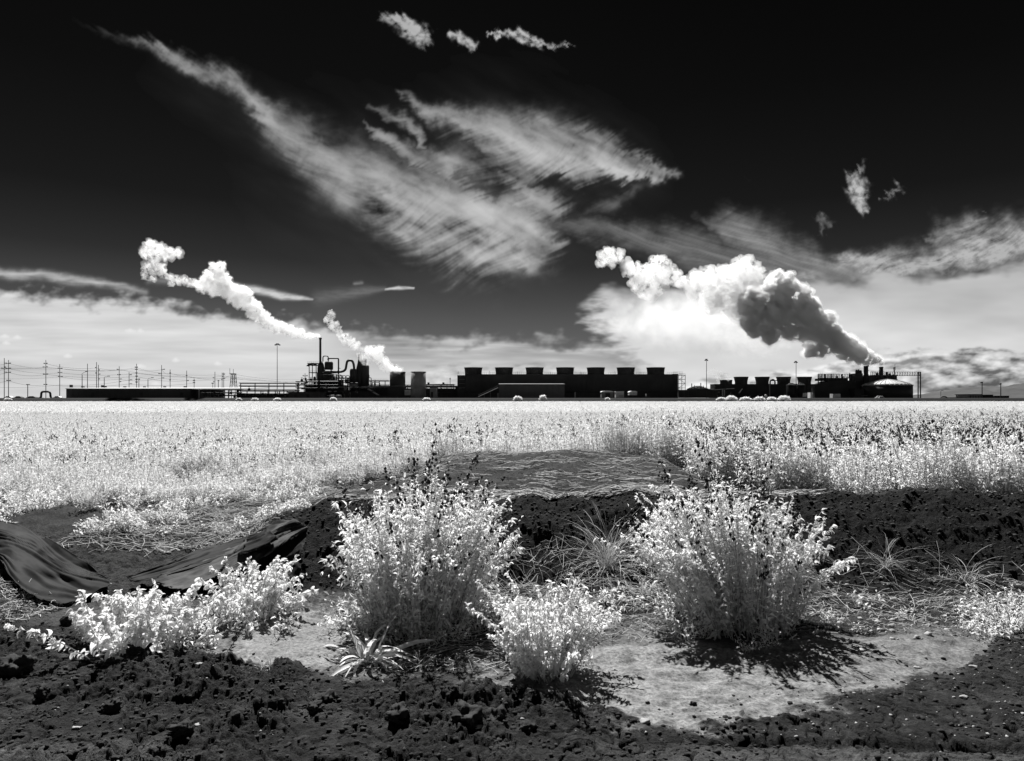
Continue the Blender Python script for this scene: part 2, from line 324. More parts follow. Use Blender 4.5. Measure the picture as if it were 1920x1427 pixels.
# ------------------------------------------------------------------ cloud layer of the sky (a shell 50 km out, clouds only: the clear air between them is the World)
def build_sky():
    az_f=np.arctan(np.linspace(-1.0,1.0,1200)*.84)
    az=np.concatenate([np.linspace(-math.pi,az_f[0],70)[:-1],az_f,np.linspace(az_f[-1],math.pi,70)[1:]])
    tv=np.concatenate([np.linspace(-.012,.60,400),np.linspace(.6,.80,14)[1:]])        # tan(elevation) at the centre column
    A,T=np.meshgrid(az,tv)
    c=np.where(np.abs(A)<.75,np.cos(A),math.cos(.75))
    X=np.where(np.abs(A)<.75,CX+F*np.tan(np.clip(A,-.75,.75)),CX+np.sign(A)*F*(math.tan(.75)+(np.abs(A)-.75)*1.8)); Y=HY-F*T
    cov,glow=sky_cover(X,Y)
    cov=cov*sm(.80,.70,T)
    el=np.arctan(T*c); D=50000.
    V=np.stack([D*np.sin(A)*np.cos(el),D*np.cos(A)*np.cos(el),D*np.sin(el)+EYE],-1).reshape(-1,3)
    ny,nx=A.shape; I=np.arange(ny*nx).reshape(ny,nx)
    Q=np.stack([I[:-1,:-1],I[:-1,1:],I[1:,1:],I[1:,:-1]],-1).reshape(-1,4)
    cv=cov.reshape(-1); Q=Q[(cv[Q].max(1)>.0012)]                       # clear air needs no mesh
    use=np.zeros(len(V),bool); use[Q.ravel()]=True; re=np.cumsum(use)-1
    m=bpy.data.materials.new('cloud_layer'); m.use_nodes=True; t=m.node_tree; t.nodes.clear(); n=t.nodes.new; l=t.links.new
    a1=n('ShaderNodeAttribute'); a1.attribute_name='cover'; a2=n('ShaderNodeAttribute'); a2.attribute_name='glow'
    e=n('ShaderNodeEmission'); l(a2.outputs['Fac'],e.inputs[0]); e.inputs[1].default_value=.465; tr=n('ShaderNodeBsdfTransparent'); mx=n('ShaderNodeMixShader')
    l(a1.outputs['Fac'],mx.inputs[0]); l(tr.outputs[0],mx.inputs[1]); l(e.outputs[0],mx.inputs[2]); o=n('ShaderNodeOutputMaterial'); l(mx.outputs[0],o.inputs[0])
    m.cycles.emission_sampling='NONE'
    me=np_mesh('sky',V[use],re[Q],m,attrs={'cover':cv[use],'glow':glow.reshape(-1)[use]},smooth=True)
    tag(link('sky',me),'cirrus, low cloud and haze spread over a near black sky',kind='structure')
build_sky()

# ------------------------------------------------------------------ terrain
def dark_line(x,y):
    """>0 inside the dark clod soil in front, in metres of depth"""
    p=CX+F*x/np.maximum(y,.5)
    py=np.interp(p,[-400,0,200,400,560,700,900,1000,1100,1200,1280,1380,1500,1640,1810,1870,1920,2400],[1150,1172,1215,1238,1262,1272,1283,1296,1325,1358,1366,1350,1326,1294,1246,1196,1184,1150])
    yb=EYE*F/(py-HY)
    return yb-y+.10*NZ.fbm(x*2.2,y*2.2+5,4)
def height(x,y):
    h=np.zeros_like(x)
    # bank: crest at y 7, foot at 5.7
    cr=np.interp(x,[-12,-3.4,-2.9,-2.3,-1.9,-1.4,0,1.4,2.6,4,6,12],[.20,.20,.22,.40,.48,.52,.55,.56,.57,.60,.62,.62])
    yc=7.05+.25*NZ.n2(x*.35,x*0+2.2); yf=5.75+.2*NZ.n2(x*.5,x*0+7.7)
    up=sm(0,1,(y-yf)/(yc-yf)); up=np.where(x<-2.6,sm(yf-.4,yc+.6,y),up)
    back=np.interp(x,[-12,-3,-1.6,-.9,2.2,2.9,4,12],[.22,.24,.36,.60,.62,.30,.18,.15])
    d=sm(yc,yc+1.3,y)
    h=cr*up*(1-d)+back*d
    bump=np.exp(-((x-.6)/2.0)**2-((y-10.6)/2.6)**2)*.12; h=h+bump
    h=h*(1-sm(11.2,14.5,y)*.85)
    h=h*(1-sm(16,60,y))
    h=h+.05*NZ.fbm(x*.8+3,y*.8,3)*sm(3,5,y)*(1-sm(60,200,y))
    # far dyke and plant yard
    h=h+2.0*sm(286,291,y)-.5*sm(294,299,y)
    return h
def relief(x,y):
    dk=sm(-.07,.10,dark_line(x,y)+.11*NZ2.fbm(x*5,y*6,4,.6)); n1=NZ.fbm(x*3,y*3,5,.55); n2=NZ2.fbm(x*14,y*14,4,.6)
    bill=np.abs(NZ2.n2(x*6+3,y*6))+.5*np.abs(NZ2.n2(x*13,y*13+2)); p=CX+F*x/np.maximum(y,.5)
    track=sm(1150,1500,p)*np.exp(-((y-(3.16-.05*(p-1500)/400))/.035)**2)
    patch=sm(-.25,.45,NZ.fbm(x*.9+8,y*1.3+3,3)+.25*sm(600,0,p)-.1); rough=dk*(1-.5*sm(1150,1350,p))*(.30+.95*patch)
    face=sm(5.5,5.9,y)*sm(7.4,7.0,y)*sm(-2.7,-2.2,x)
    lip=1-.75*sm(1050,1250,p)*sm(4.8,4.2,y); z=rough*(.035+.045*n1+.016*n2-.022*bill+.011*NZ2.fbm(x*34,y*34,3,.6)) + dk*.02*lip
    z+=(1-dk)*(.010*n1+.003*n2)*(1-face)
    z+=face*(.05*n1+.012*n2-.012*bill+.02)
    straw=sm(4.6,5.2,y)*(1-face)*(1-dk)*sm(60,20,y); z+=straw*(.02*n1+.014*n2)
    # rippled silt
    silt=(1-dk)*sm(0,.4,x+.2)*sm(4.9,4.4,y); z+=silt*(.016*NZ.fbm(x*3+NZ.n2(x,y)*2,y*5,4,.55)+.012*np.clip(NZ2.n2(x*5,y*7)-.15,0,1))
    z-=track*.035
    # cracks in the mud at the lower right
    wx=x*3.6+NZ.fbm(x*3,y*3,3)*.8; wy=y*5.2+NZ.fbm(x*3+9,y*3,3)*.8
    cr=np.minimum(np.abs(NZ.n2(wx,wy)),np.abs(NZ2.n2(wx*.9+4,wy*.9)))
    mud=dk*np.clip(sm(3.9,3.4,y)*.8+(1-patch),0,1); z-=mud*.034*sm(.055,.0,cr)
    return z*(1-sm(40,80,y)),dk,face,mud*sm(.04,0,cr)
def ground_z(x,y):
    x=np.atleast_1d(np.asarray(x,float)); y=np.atleast_1d(np.asarray(y,float))
    return height(x,y)+relief(x,y)[0]
def gz(x,y): return float(ground_z(x,y)[0])

def build_ground():
    O=3.0
    uf=np.linspace(-.62,.62,900)   # x = u*(y+O)
    u=np.concatenate([-np.geomspace(9,.62,30)[:-1],uf,np.geomspace(.62,9,30)[1:]])
    ya=np.concatenate([[-2.9,-2,-1,0,1,1.8,2.3],np.arange(2.6,4.2,.0085),np.arange(4.2,5.6,.013),np.arange(5.6,7.3,.014),np.arange(7.3,12,.05),np.geomspace(12,284,70),np.linspace(285,301,18),np.geomspace(310,60000,26)])
    U,Yy=np.meshgrid(u,ya); Xx=U*(Yy+O)
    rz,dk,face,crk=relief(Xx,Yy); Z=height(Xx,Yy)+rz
    p=CX+F*Xx/np.maximum(Yy,.5)
    n=NZ.fbm(Xx*1.5,Yy*1.5,4); nf=NZ2.fbm(Xx*9,Yy*9,3)
    silt=(1-dk)*sm(-.5,.5,Xx+.1+.2*n)*sm(4.85+.12*sm(1,3,Xx),4.4,Yy+.25*n+.15*nf)          # smooth pale silt to the right
    sand=(1-dk)*np.exp(-((Xx+1.35)/.65)**2-((Yy-4.5)/.75)**2)*1.4             # sandy patch left of centre
    sand2=(1-dk)*np.exp(-((Xx+2.3)/.9)**2-((Yy-5.0)/.3)**2)*.9
    pale=np.clip(np.maximum.reduce([silt,sand,sand2])+.25*nf*(silt+sand>.1),0,1)
    yard=sm(284,286,Yy)
    straw=(1-face)*(1-dk)*(1-pale)*sm(4.5,5.0,Yy)*sm(200,20,Yy)
    crop=sm(14,22,Yy)*(1-yard)
    tread=sm(2.98,3.06,Yy)*0+sm(3.16,3.06,Yy)*sm(900,1500,p)*.5+sm(3.14,3.05,Yy)*sm(500,250,p)*.5
    n3=NZ.fbm(Xx*2.3+4,Yy*3.1,4)
    alb=.016+.020*np.clip(n3,0,1)*dk+.012*dk*sm(.1,.6,nf)+.13*pale*(1-.30*sm(1.0,3.2,Xx))*(1+.25*nf)+.012*straw*(1+n3)+.20*crop+.06*tread
    alb=alb*(1-.62*face)*(1-.75*crk)  # shade of the bank's front face put into the albedo; cracks darker too
    alb=np.where(yard>.5,.011+.006*np.clip(nf,0,1),alb)
    ny,nx=U.shape; I=np.arange(ny*nx).reshape(ny,nx); Q=np.stack([I[:-1,:-1],I[:-1,1:],I[1:,1:],I[1:,:-1]],-1).reshape(-1,4)
    m=bpy.data.materials.new('soil'); m.use_nodes=True; t=m.node_tree; t.nodes.clear(); nn=t.nodes.new; l=t.links.new
    tc=nn('ShaderNodeTexCoord'); a=nn('ShaderNodeAttribute'); a.attribute_name='albedo'; b=nn('ShaderNodeAttribute'); b.attribute_name='pale'
    n1=nn('ShaderNodeTexNoise'); n1.inputs['Scale'].default_value=45; n1.inputs['Detail'].default_value=8; n1.inputs['Roughness'].default_value=.7; l(tc.outputs['Object'],n1.inputs['Vector'])
    mr=nn('ShaderNodeMapRange'); mr.inputs[1].default_value=.3; mr.inputs[2].default_value=.72; mr.inputs[3].default_value=.35; mr.inputs[4].default_value=1.9; l(n1.outputs[0],mr.inputs[0])
    mu=nn('ShaderNodeMath'); mu.operation='MULTIPLY'; l(a.outputs['Fac'],mu.inputs[0]); l(mr.outputs[0],mu.inputs[1])
    pb=nn('ShaderNodeBsdfPrincipled'); pb.inputs['Roughness'].default_value=.95; pb.inputs['Specular IOR Level'].default_value=.12; l(mu.outputs[0],pb.inputs['Base Color'])
    bp=nn('ShaderNodeBump'); bp.inputs['Strength'].default_value=1; l(n1.outputs[0],bp.inputs['Height'])
    bd=nn('ShaderNodeMapRange'); bd.inputs[3].default_value=.030; bd.inputs[4].default_value=.010; l(b.outputs['Fac'],bd.inputs[0]); l(bd.outputs[0],bp.inputs['Distance']); l(bp.outputs[0],pb.inputs['Normal'])
    o=nn('ShaderNodeOutputMaterial'); l(pb.outputs[0],o.inputs[0])
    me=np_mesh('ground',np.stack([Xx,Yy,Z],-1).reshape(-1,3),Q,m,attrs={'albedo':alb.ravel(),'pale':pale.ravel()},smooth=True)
    tag(link('ground',me),'dark clodded soil, pale silt and a raised bank before the field',kind='structure')
build_ground()

def build_hills():
    D=14000.; k=D/F
    xs=np.linspace(1500,2700,260); prof=np.interp(xs,[1500,1600,1700,1745,1780,1830,1870,1900,1930,2000,2200,2700],[752,748,741,735,727,724,726,719,716,712,722,752])
    prof=prof+2.2*NZ.fbm(xs/28,xs*0,4)
    V=[];ny=16
    for j in range(ny):
        tt=j/(ny-1)
        for x,p in zip(xs,prof):
            h=(HY-p)*k+EYE; zz=h*math.sin(tt*math.pi/2)**.8
            V.append(((x-CX)*k,D-2500+2500*tt+60*NZ.n2(np.array([x/22.]),np.array([tt*3]))[0],zz-20+ (120*NZ.fbm(np.array([x/18.]),np.array([tt*5.]),3)[0]*tt*(1-tt)*2)))
    n=len(xs); I=np.arange(ny*n).reshape(ny,n); Q=np.stack([I[:-1,:-1],I[:-1,1:],I[1:,1:],I[1:,:-1]],-1).reshape(-1,4)
    tag(link('hills',np_mesh('hills',V,Q,M['hill'],smooth=True)),'low grey hills on the horizon behind the plant',kind='structure')
build_hills()
# ------------------------------------------------------------------ the plant on its yard behind the dyke
GY=1.5                                          # yard level
def pyg(Y): return HY+(EYE-GY)*F/Y              # where the yard sits in the photograph at depth Y
PL=340.
def at(name,p,Y,label,cat,group=None,z=GY): return empty(name,((p-CX)*Y/F,Y,z),label,cat,group)
def rail(mb,p0,p1,py,Y,h=4,step=4.,r=.12):
    """handrail with posts, in pixels"""
    n=max(2,int(abs(p1-p0)/step)+1)
    for x in np.linspace(p0,p1,n): mb.ptube([(x,py),(x,py-h)],r,Y,4)
    mb.ptube([(p0,py-h),(p1,py-h)],r,Y,4); mb.ptube([(p0,py-h*.55),(p1,py-h*.55)],r*.8,Y,4)

# ---- long low shed on the left
Y=326.; t=at('storage_shed',248,Y,'long low dark shed with a thin pale roof edge behind the utility pole line','shed')
gb=pyg(Y)+.3
MB().pbox(124,729.2,357,gb,Y,38).build('wall',M['shedwall'],t)
for i,x in enumerate(np.arange(135.65,357,11.65)): MB().pbox(x-.2,729.4,x+.2,gb,Y-.12,.12).build('panel_joint',M['shedwall'],t)
rf=MB().pslope(122.4,447,728.2,726.9,Y-1,40,.25).build('roof',M['fascia'],t)
for x,a,b in [(131,1.6,5.0),(153,2,2.2),(190,1.4,4.2),(195,1.6,2.5),(232,1.8,2),(269,1.6,2),(307,1.8,2.2),(345,1.8,2.2)]: MB().pbox(x-a/2,726.4-b,x+a/2,726.4,Y+4,2).build('roof_vent',M['steel'],rf)
e_=MB().pbox(359,730,371,gb,Y+4,30).build('annexe',M['tankdark'],t); e_['label']='darker annexe under the roof at the shed end'
for x in (373,398,421,444): MB().pbox(x-.7,728.4,x+.7,gb,Y,.4).build('roof_post',M['pale'] if x==373 else M['steel'],t)
for x in (171,262,338): MB().pbox(x,736,x+6,gb,Y-.06,.06).build('door',M['steel'],t)

# ---- utility poles
def pole(p,top,Y,arms,label,w=1.15,group='utility poles behind the shed'):
    t=at('utility_pole',p,Y,label,'utility pole',group)
    x0=(p-CX)*Y/F; zt=W(p,top,Y).z
    MB().tube([(x0,Y,GY-.3),(x0,Y,zt)],[w*Y/F*.55,w*Y/F*.4],8).build('shaft',M['wood'],t)
    for (py,a,b) in arms:
        z=W(p,py,Y).z; k=Y/F; m=MB().box(x0-a*k,x0+b*k,Y-.35,Y-.12,z-.12,z+.12)
        c=m.build('crossarm',M['wood'],t)
        i_=MB()
        for q in sorted({-a*.95,-a*.55,b*.55,b*.95}): 
            if abs(q)>.8: i_.lathe(x0+q*k,Y-.23,[(.09,z+.12),(.14,z+.28),(.14,z+.4),(.05,z+.5)],6)
        if i_.v: i_.build('insulators',M['steel'],c)['kind']='stuff'
    return t
A3=lambda t:[(t+5,4,4),(t+11,5,5),(t+17,4,4)]
poles=[
 (8,671.5,345,[(691,5,0),(689,0,3)],'tallest utility pole, the one nearest the left edge of the picture'),
 (16,675,350,[(681.5,6,5),(691,5,5),(698.5,6,5),(714,3,5)],'utility pole with four crossarms, second from the left edge',),
 (86,675,360,[(682,3.5,3.5),(688.5,5,4),(702,4.5,4.5),(721.5,3.5,3)],'utility pole with four short crossarms standing over the pipe loop'),
 (112,683,380,[(691,3,5.5),(699,3,5),(706.5,2.5,6)],'utility pole with three stacked crossarms left of the shed end'),
 (164,682,380,[],'bare utility pole beside the first roadside lamp'),
 (181,679,370,[(690,2,0),(700,1.5,1)],'taller of the close pair of utility poles above the shed'),
 (184.5,684,390,[(694,0,3),(702,0,4),(711,0,3)],'shorter of the close pair of utility poles above the shed'),
 (223.5,687,380,[(693,4,0),(703,3,3),(711,0,4.5),(716,0,4)],'utility pole with short staggered arms right of the pole pair'),
 (242,698,370,[(703,0,5.5),(712.5,0,6),(720,0,6)],'low utility pole with drooping switch arms'),
 (256,682,365,[(689,2.5,2.5),(693,2.5,2.5),(700,1.5,2),(706,1.5,2.5),(712,1.5,2.5),(717,1.5,2.5)],'thick utility pole crowded with short crossarms'),
 (303,684.5,350,[(701,5.5,0),(693,0,6.5),(709,0,5)],'forked utility pole with upturned insulator arms'),
 (319,693,400,[(700,1,1.5),(713,1,1.5)],'slim utility pole right of the forked pole'),
 (350,695,400,[(705,1,1.5),(714,0,4)],'lone utility pole above the right half of the shed roof'),
 (364,710,420,[(714,2,2),(718,2,2)],'short utility pole with two tiny crossarms'),
 (403,697,400,[(709,3.5,0),(716,3,0)],'utility pole with two left arms, next to the pole pair by the lattice tower'),
 (416.5,698.5,400,[(706,0,2),(712,1,1)],'left pole of the tight pair before the lattice tower'),
 (419.5,698.5,402,[(702,1.5,2.5),(710,1,3)],'right pole of the tight pair before the lattice tower'),
 (399,717.5,430,[(719,2,2)],'very short far pole left of the tower pair'),
 (844,708,430,[(711,1.2,1.2)],'thin short pole in the gap left of the big cooling tower'),
 (572,700,345,[(705,4,5),(711,3,3)],'short pole with two bars beside the pipe stack tower'),
]
for a in poles: pole(*a)
for (p,top,lab) in [(1842,716.5,'left one of two far lamp poles near the right edge'),(1877,719,'right one of two far lamp poles near the right edge')]:
    Y=420.; t=at('lamp_pole',p,Y,lab,'lamp pole','far lamp poles near the right edge'); MB().plathe(p,Y,[(.8,pyg(Y)),(.65,top)],8).build('shaft',M['wood'],t)
    MB().plathe(p,Y,[(2,top+2),(2.4,top),(1.6,top-.6)],8).build('lamp_head',M['steel'],t)
# ---- lamps with an arm
for (p,top,arm,Y,lab) in [(153.5,701,9,360,'lamp on a raked arm reaching towards the bare pole'),(195,708,9,360,'street lamp with its arm to the right, above the shed, left one of two alike'),(277,711,9,360,'street lamp with its arm to the right, above the shed, right one of two alike'),(260,711,1.5,360,'small box-headed lamp beside the thick pole'),(409,714,1,380,'tiny lamp between two pairs of poles')]:
    t=at('street_lamp',p,Y,lab,'street lamp','street lamps behind the shed'); MB().plathe(p,Y,[(.8,pyg(Y)),(.55,top+1.5)],8).build('post',M['steel'],t)
    if arm>3:
        up=-3.5 if p<160 else -1
        MB().ptube(bend([(p,top+2),(p,top),(p+2,top-1.5),(p+arm*.8,top-1.5+up*.7)],2),.3,Y,6).build('arm',M['steel'],t)
        MB().pbox(p+arm*.7,top-2.6+up*.7,p+arm+1,top-1.4+up*.7,Y-.3,.6).build('lamp_head',M['steel'],t)
    else: MB().pbox(p-1,top-1,p+1.4,top+1,Y-.3,.6).build('lamp_head',M['steel'],t)
t=at('lamp_post',51.5,345,'short T-shaped lamp post left of the pipe loop','lamp post'); MB().plathe(51.5,345,[(.7,pyg(345)),(.6,721)],8).build('post',M['steel'],t); MB().pbox(48.6,720.3,54.4,721.4,345,.8).build('lamp_head',M['steel'],t)
# ---- lattice tower
Y=370.; t=at('lattice_tower',435,Y,'squat lattice tower with two masts on top, left of the pipe racks','tower'); k=Y/F; zt=W(0,701,Y).z
cx=(435-CX)*k; fr=MB()
for sx_ in (-1,1):
    for sy_ in (-1,1):
        MB().tube([(cx+sx_*6.5*k,Y+2+sy_*1.8,GY-.2),(cx+sx_*3*k,Y+2+sy_*.9,zt)],.16,6).build('leg',M['steel'],t)
for a,b in [(724,716),(716,709),(709,701)]:
    f=lambda py:6.5-3.5*(748-py)/47.
    for sy_ in (-1,1):
        yy=Y+2+sy_*1.2
        P=lambda s,py:(cx+s*f(py)*k,yy,W(0,py,Y).z); fr=MB()
        fr.tube([P(-1,a),P(1,b)],.07,4); fr.tube([P(1,a),P(-1,b)],.07,4); fr.tube([P(-1,b),P(1,b)],.1,4); fr.build('bracing',M['steel'],t)
MB().box(cx-5.5*k,cx+3.5*k,Y+.6,Y+3.4,zt-.15,zt+.25).build('platform',M['steel'],t)
for x,tp in ((431,690.5),(437.5,692)): MB().ptube([(x,702),(x,tp)],.35,Y,6).build('mast',M['steel'],t)
# ---- power lines: one cable each
def cable(pts,lab,sag=1.2,r=.05):
    out=[]
    for (a,b) in zip(pts[:-1],pts[1:]):
        for s in np.linspace(0,1,9)[:-1]:
            p=a.lerp(b,s); out.append(p-Vector((0,0,sag*4*s*(1-s))))
    out.append(pts[-1]); tag(MB().tube(out,r,4).build('power_line',M['wire']),lab,'cable','power lines between the poles')
ln=[[(-60,686,345),(86,688.5,360),(256,693,365),(403,703,400),(700,727,520)],[(-60,681,345),(16,681.5,350),(112,691,380),(223.5,693,380),(350,705,400),(440,712,370)],
 [(-60,693,345),(16,691,350),(112,699,380),(256,700,365),(416,706,400),(560,716,460)],[(-60,700,345),(16,698.5,350),(86,702,360),(256,706,365),(350,714,400)],
 [(-60,706,345),(112,706.5,380),(223.5,711,380),(303,709,350),(419,710,402),(840,720,560)],[(-60,716,345),(16,714,350),(86,721.5,360),(242,720,370),(364,718,420)],
 [(86,682,360),(181,690,370),(256,689,365),(303,693,350),(319,700,400),(403,709,400)],[(403,709,400),(435,701,370),(560,712,460),(700,722,520)],[(-60,723,345),(112,722,380),(242,712.5,370)]]
for i,l_ in enumerate(ln): cable([W(*q) for q in l_],['topmost power cable crossing above the shed','power cable running from the second pole to the lattice tower','power cable sagging over the middle of the shed','power cable ending at the lone pole above the shed','longest power cable, passing over the pipe racks','lowest power cable from the left edge to the short pole','power cable linking the tops of the middle poles','power cable leaving the lattice tower to the right','low cable left of the shed'][i])
# ---- pipe loop and cars on the far left
t=at('pipe_loop',86,330,'thick black inverted U expansion loop of pipe left of the shed','pipe')
MB().ptube(bend([(70,748),(77,746),(77.5,734.5),(94,734.5),(95,746),(103,748)],4.5,6),1.9,330,10).build('bend',M['pipe'],t,True)
MB().ptube([(60,747.3),(110,747.3)],1.0,331,8).build('ground_pipe',M['pipe'],t)
for x in (72,100): MB().pbox(x-1.5,745.8,x+1.5,748.5,329,3).build('support',M['steel'],t)
def car(p,Y,wpx,m,lab,name='parked_car'):
    k=Y/F; x=(p-CX)*k; L_h=wpx*k/2; t=at(name,p,Y,lab,'car','vehicles parked left of the shed'); z=GY
    prof=[(-1,.35),(-.98,.75),(-.62,.88),(-.36,1.38),(.42,1.42),(.72,.95),(.98,.82),(1,.35)]
    v=[];f=[];n=len(prof)
    for yy in (Y,Y+1.75): v+=[(x+a*L_h,yy,z+b) for a,b in prof]
    f=[(i,i+1,n+i+1,n+i) for i in range(n-1)]+[(n-1,0,n,2*n-1),tuple(range(n))[::-1],tuple(range(n,2*n))]
    MB().add(v,f).build('body',m,t)
    MB().box(x-.42*L_h,x+.5*L_h,Y-.01,Y,z+.95,z+1.28).build('window',M['glass'],t)
    for a in (-.6,.62):
        for yy in (Y-.02,Y+1.6):
            o=MB().tube([(x+a*L_h,yy,z+.33),(x+a*L_h,yy+.2,z+.33)],.33,12).build('wheel',M['rubber'],t)
for a in [(14,322,15,M['white'],'pale car parked at the far left edge'),(33,323,16,M['tankdark'],'dark car parked beside the pale car'),(58,322,20,M['steel'],'dark car under the short T-shaped lamp post'),(106,322,15,M['white'],'pale car between the pipe loop and the shed')]: car(*a)

# ---- tall floodlight masts
for (p,top,Y,lab) in [(519.5,646,335,'very tall floodlight mast left of the smoking stack'),(1325,675,350,'floodlight mast just right of the big cooling tower'),(1493,679,350,'floodlight mast between the small cooling tower stacks')]:
    t=at('floodlight_mast',p,Y,lab,'light mast','floodlight masts'); MB().plathe(p,Y,[(.75,pyg(Y)),(.42,top)],8).build('mast',M['steel'],t)
    s=4.6 if p<600 else 2.6
    MB().pbox(p-s*.8,top-.4,p+s*.8,top+.2,Y-.3,.6).build('head_frame',M['steel'],t)
    for a in (-1,-.35,.35,1): MB().pbox(p+a*s*.8-s*.25,top-.2 if abs(a)>.5 else top-2,p+a*s*.8+s*.25,top+1.5 if abs(a)>.5 else top-.6,Y-.7,1.2).build('floodlight',M['steel'],t)

# ---- pipe racks between shed and process tower
def rack(p0,p1,levels,posts,Y,lab,foot=748,pr=.7,name='pipe_rack',sub=3):
    t=at(name,(p0+p1)/2,Y,lab,'pipe rack'); top=min(levels)
    for x in posts:
        for dy in (0,3.0): MB().pbox(x-.65,top,x+.65,foot+.6,Y+dy,.35).build('post',M['steel'],t)
    for py in levels:
        MB().pbox(p0,py,p1,py+.9,Y,.3).build('beam',M['steel'],t)
        for j in range(sub): MB().ptube([(p0-2,py-.6-.5*(j%2)),(p1+2,py-.6-.5*(j%2))],pr*(1 if j%2 else .7),Y+.7+.8*j,8).build('pipe',M['pipe'],t)
    return t
rack(450,560,[719,724.5,733.5],[451,478,504,532,558],325,'upper pipe rack of three levels right of the lattice tower')
rack(380,452,[731,737,742],[384,397,412,428,446],322,'crowded low pipe rack under the open end of the shed roof')
rack(446,556,[731.5,739,744],[447,463,478,489,502,516,524,538],330,'lower pipe rack full of valves behind the upper rack')
rack(556,632,[716,722,728],[560,570,583,596],328,'stepped pipe rack at the foot of the process tower')
rack(690,730,[714.5,722],[694,702,711,722],345,'two level pipe rack left of the black square tank')
rack(758,852,[722,729,737],[764,800,812,826,838,850],345,'pipe rack between the grey tank and the big cooling tower')
# valves and fittings
for i,(x,y) in enumerate([(386,738),(393,741),(402,735),(408,742),(418,739),(433,736),(440,743),(459,741),(467,729),(470,743),(484,742),(493,738),(498,741),(509,742),(521,740),(530,743),(541,740),(550,736),(566,712),(575,716),(583,711),(645,736),(655,739),(668,735)]):
    t=at('valve',x,321,['dark valve with a hand wheel on the low pipes'][0],'valve','valves along the low pipes between shed and process tower',z=W(0,min(y+3.2,748),321).z)
    z=W(x,y,321); MB().lathe(z.x,321,[(.5,z.z-.8),(.7,z.z-.2),(.35,z.z+.3),(.12,z.z+.4),(.12,z.z+.9)],8).build('body',M['steel'],t); MB().lathe(z.x,321,[(.5,z.z+.85),(.5,z.z+.98)],10).build('hand_wheel',M['steel'],t)
# low dark block and bullet tanks at the foot
t=at('switchgear_hut',513,318,'low dark windowless hut in front of the process tower','hut'); MB().pbox(540,735.5,601,749,318,9).build('wall',M['shedwall'],t); MB().pbox(539,734.6,602,735.5,317.6,10).build('roof',M['steel'],t)
for x in (552,575): MB().pbox(x,739,x+5,749,317.95,.05).build('door',M['steel'],t)
t=at('bullet_tank',633,318,'grey horizontal bullet tank with a rounded end in front of the process tower','tank')
k=318/F; c0=W(617,744.5,318); c1=W(641,744.5,318)
MB().tube([c0,c0+Vector((.3,0,0)),c0+Vector((.9,0,0)),c1-Vector((.9,0,0)),c1-Vector((.3,0,0)),c1],[.3,.8,1.02,1.02,.8,.3],14).build('shell',M['mid'],t,True)
for x in (621,637): MB().pbox(x-.8,745,x+.8,748.6,317.6,.8).build('saddle',M['steel'],t)
for x in (615,626): MB().pbox(x,733,x+4,735,318,2).build('top_box',M['mid'],t)
MB().pbox(613,741,634,742,316.6,.3).build('walkway',M['pale'],t)

# ---- smoking stack and the process tower
Y=PL
t=at('smoke_stack',600,Y,'tall slim black stack giving off the left steam plume','smokestack')
MB().plathe(600,Y,[(2.1,684),(2.0,634)],16).build('shaft',M['steel'],t,True); MB().plathe(600,Y,[(2.7,636),(2.7,633)],16).build('rim',M['steel'],t,True)
MB().plathe(600,Y,[(6.5,748.5),(6.5,690),(5.2,683),(2.2,677)],20).build('base_vessel',M['tankdark'],t,True)
for py in (715,700): MB().plathe(600,Y,[(7.4,py+.8),(7.4,py)],20).build('ring',M['steel'],t)
t=at('stair_structure',585,Y,'open steel stair frame with platforms on the left of the smoking stack','frame')
for x in (579.5,585.5,592.5):
    for dy in (0,5): MB().pbox(x-.55,681,x+.55,749,Y+dy,.4).build('column',M['steel'],t)
for py,a,b in [(681,576,600),(684,578,594),(698,579,594),(715,575,596),(726,572,596)]: 
    pf=MB().pbox(a,py,b,py+1.1,Y-.4,6).build('platform',M['steel'],t); r_=MB(); rail(r_,a,b,py,Y-.4,3.5,3.5); r_.build('railing',M['steel'],pf)
MB().ptube(bend([(593,683),(585,681.5),(577,686)],3),1.8,Y+1,8).build('duct',M['steel'],t,True)
MB().ptube([(579.5,682),(575,686.5)],.9,Y,6).build('spout',M['steel'],t)
t=at('settling_vessel',615,Y,'square-shouldered dark vessel right of the smoking stack','vessel')
MB().plathe(614.5,Y+1,[(7.6,693),(7.9,690),(7.9,680),(6.0,677.5)],18).build('shell',M['tankdark'],t,True)
for x in (608.5,620.5): MB().pbox(x-.8,693,x+.8,749,Y+2,.6).build('leg',M['steel'],t)
MB().pbox(604,697,623,699.2,Y-.5,8).build('platform',M['mid'],t)
MB().pbox(594,700,618,749,Y+.5,8).build('clad_base',M['tankdark'],t)
t=at('overhead_pipe',612,Y,'looped overhead pipe on top of the square-shouldered vessel','pipe')
MB().ptube(bend([(605.5,678),(605.5,667.5),(615.5,667.5),(615.5,678)],4,7),1.0,Y,10).build('loop',M['pipe'],t,True)
t=at('gas_pipe',635,Y,'thin pipe that runs right and turns straight down beside the vessel','pipe')
MB().ptube(bend([(614,674),(618,672),(634.7,671.8),(634.7,730)],3,6),1.35,Y+1,10).build('run',M['pipe'],t,True)
for py in (690,708): MB().pbox(632.9,py,636.5,py+.8,Y-.2,2.2).build('flange',M['steel'],t)
t=at('swan_neck_pipe',645,Y,'thick swan neck pipe curving up and over into the dome-topped vessel','pipe')
MB().ptube(bend([(608,697.5),(640,697.5),(648,694),(649.5,684),(651,677),(656,675.3),(661,677),(663.5,684),(664,693)],5,6),2.2,Y-1,12).build('run',M['pipe'],t,True)
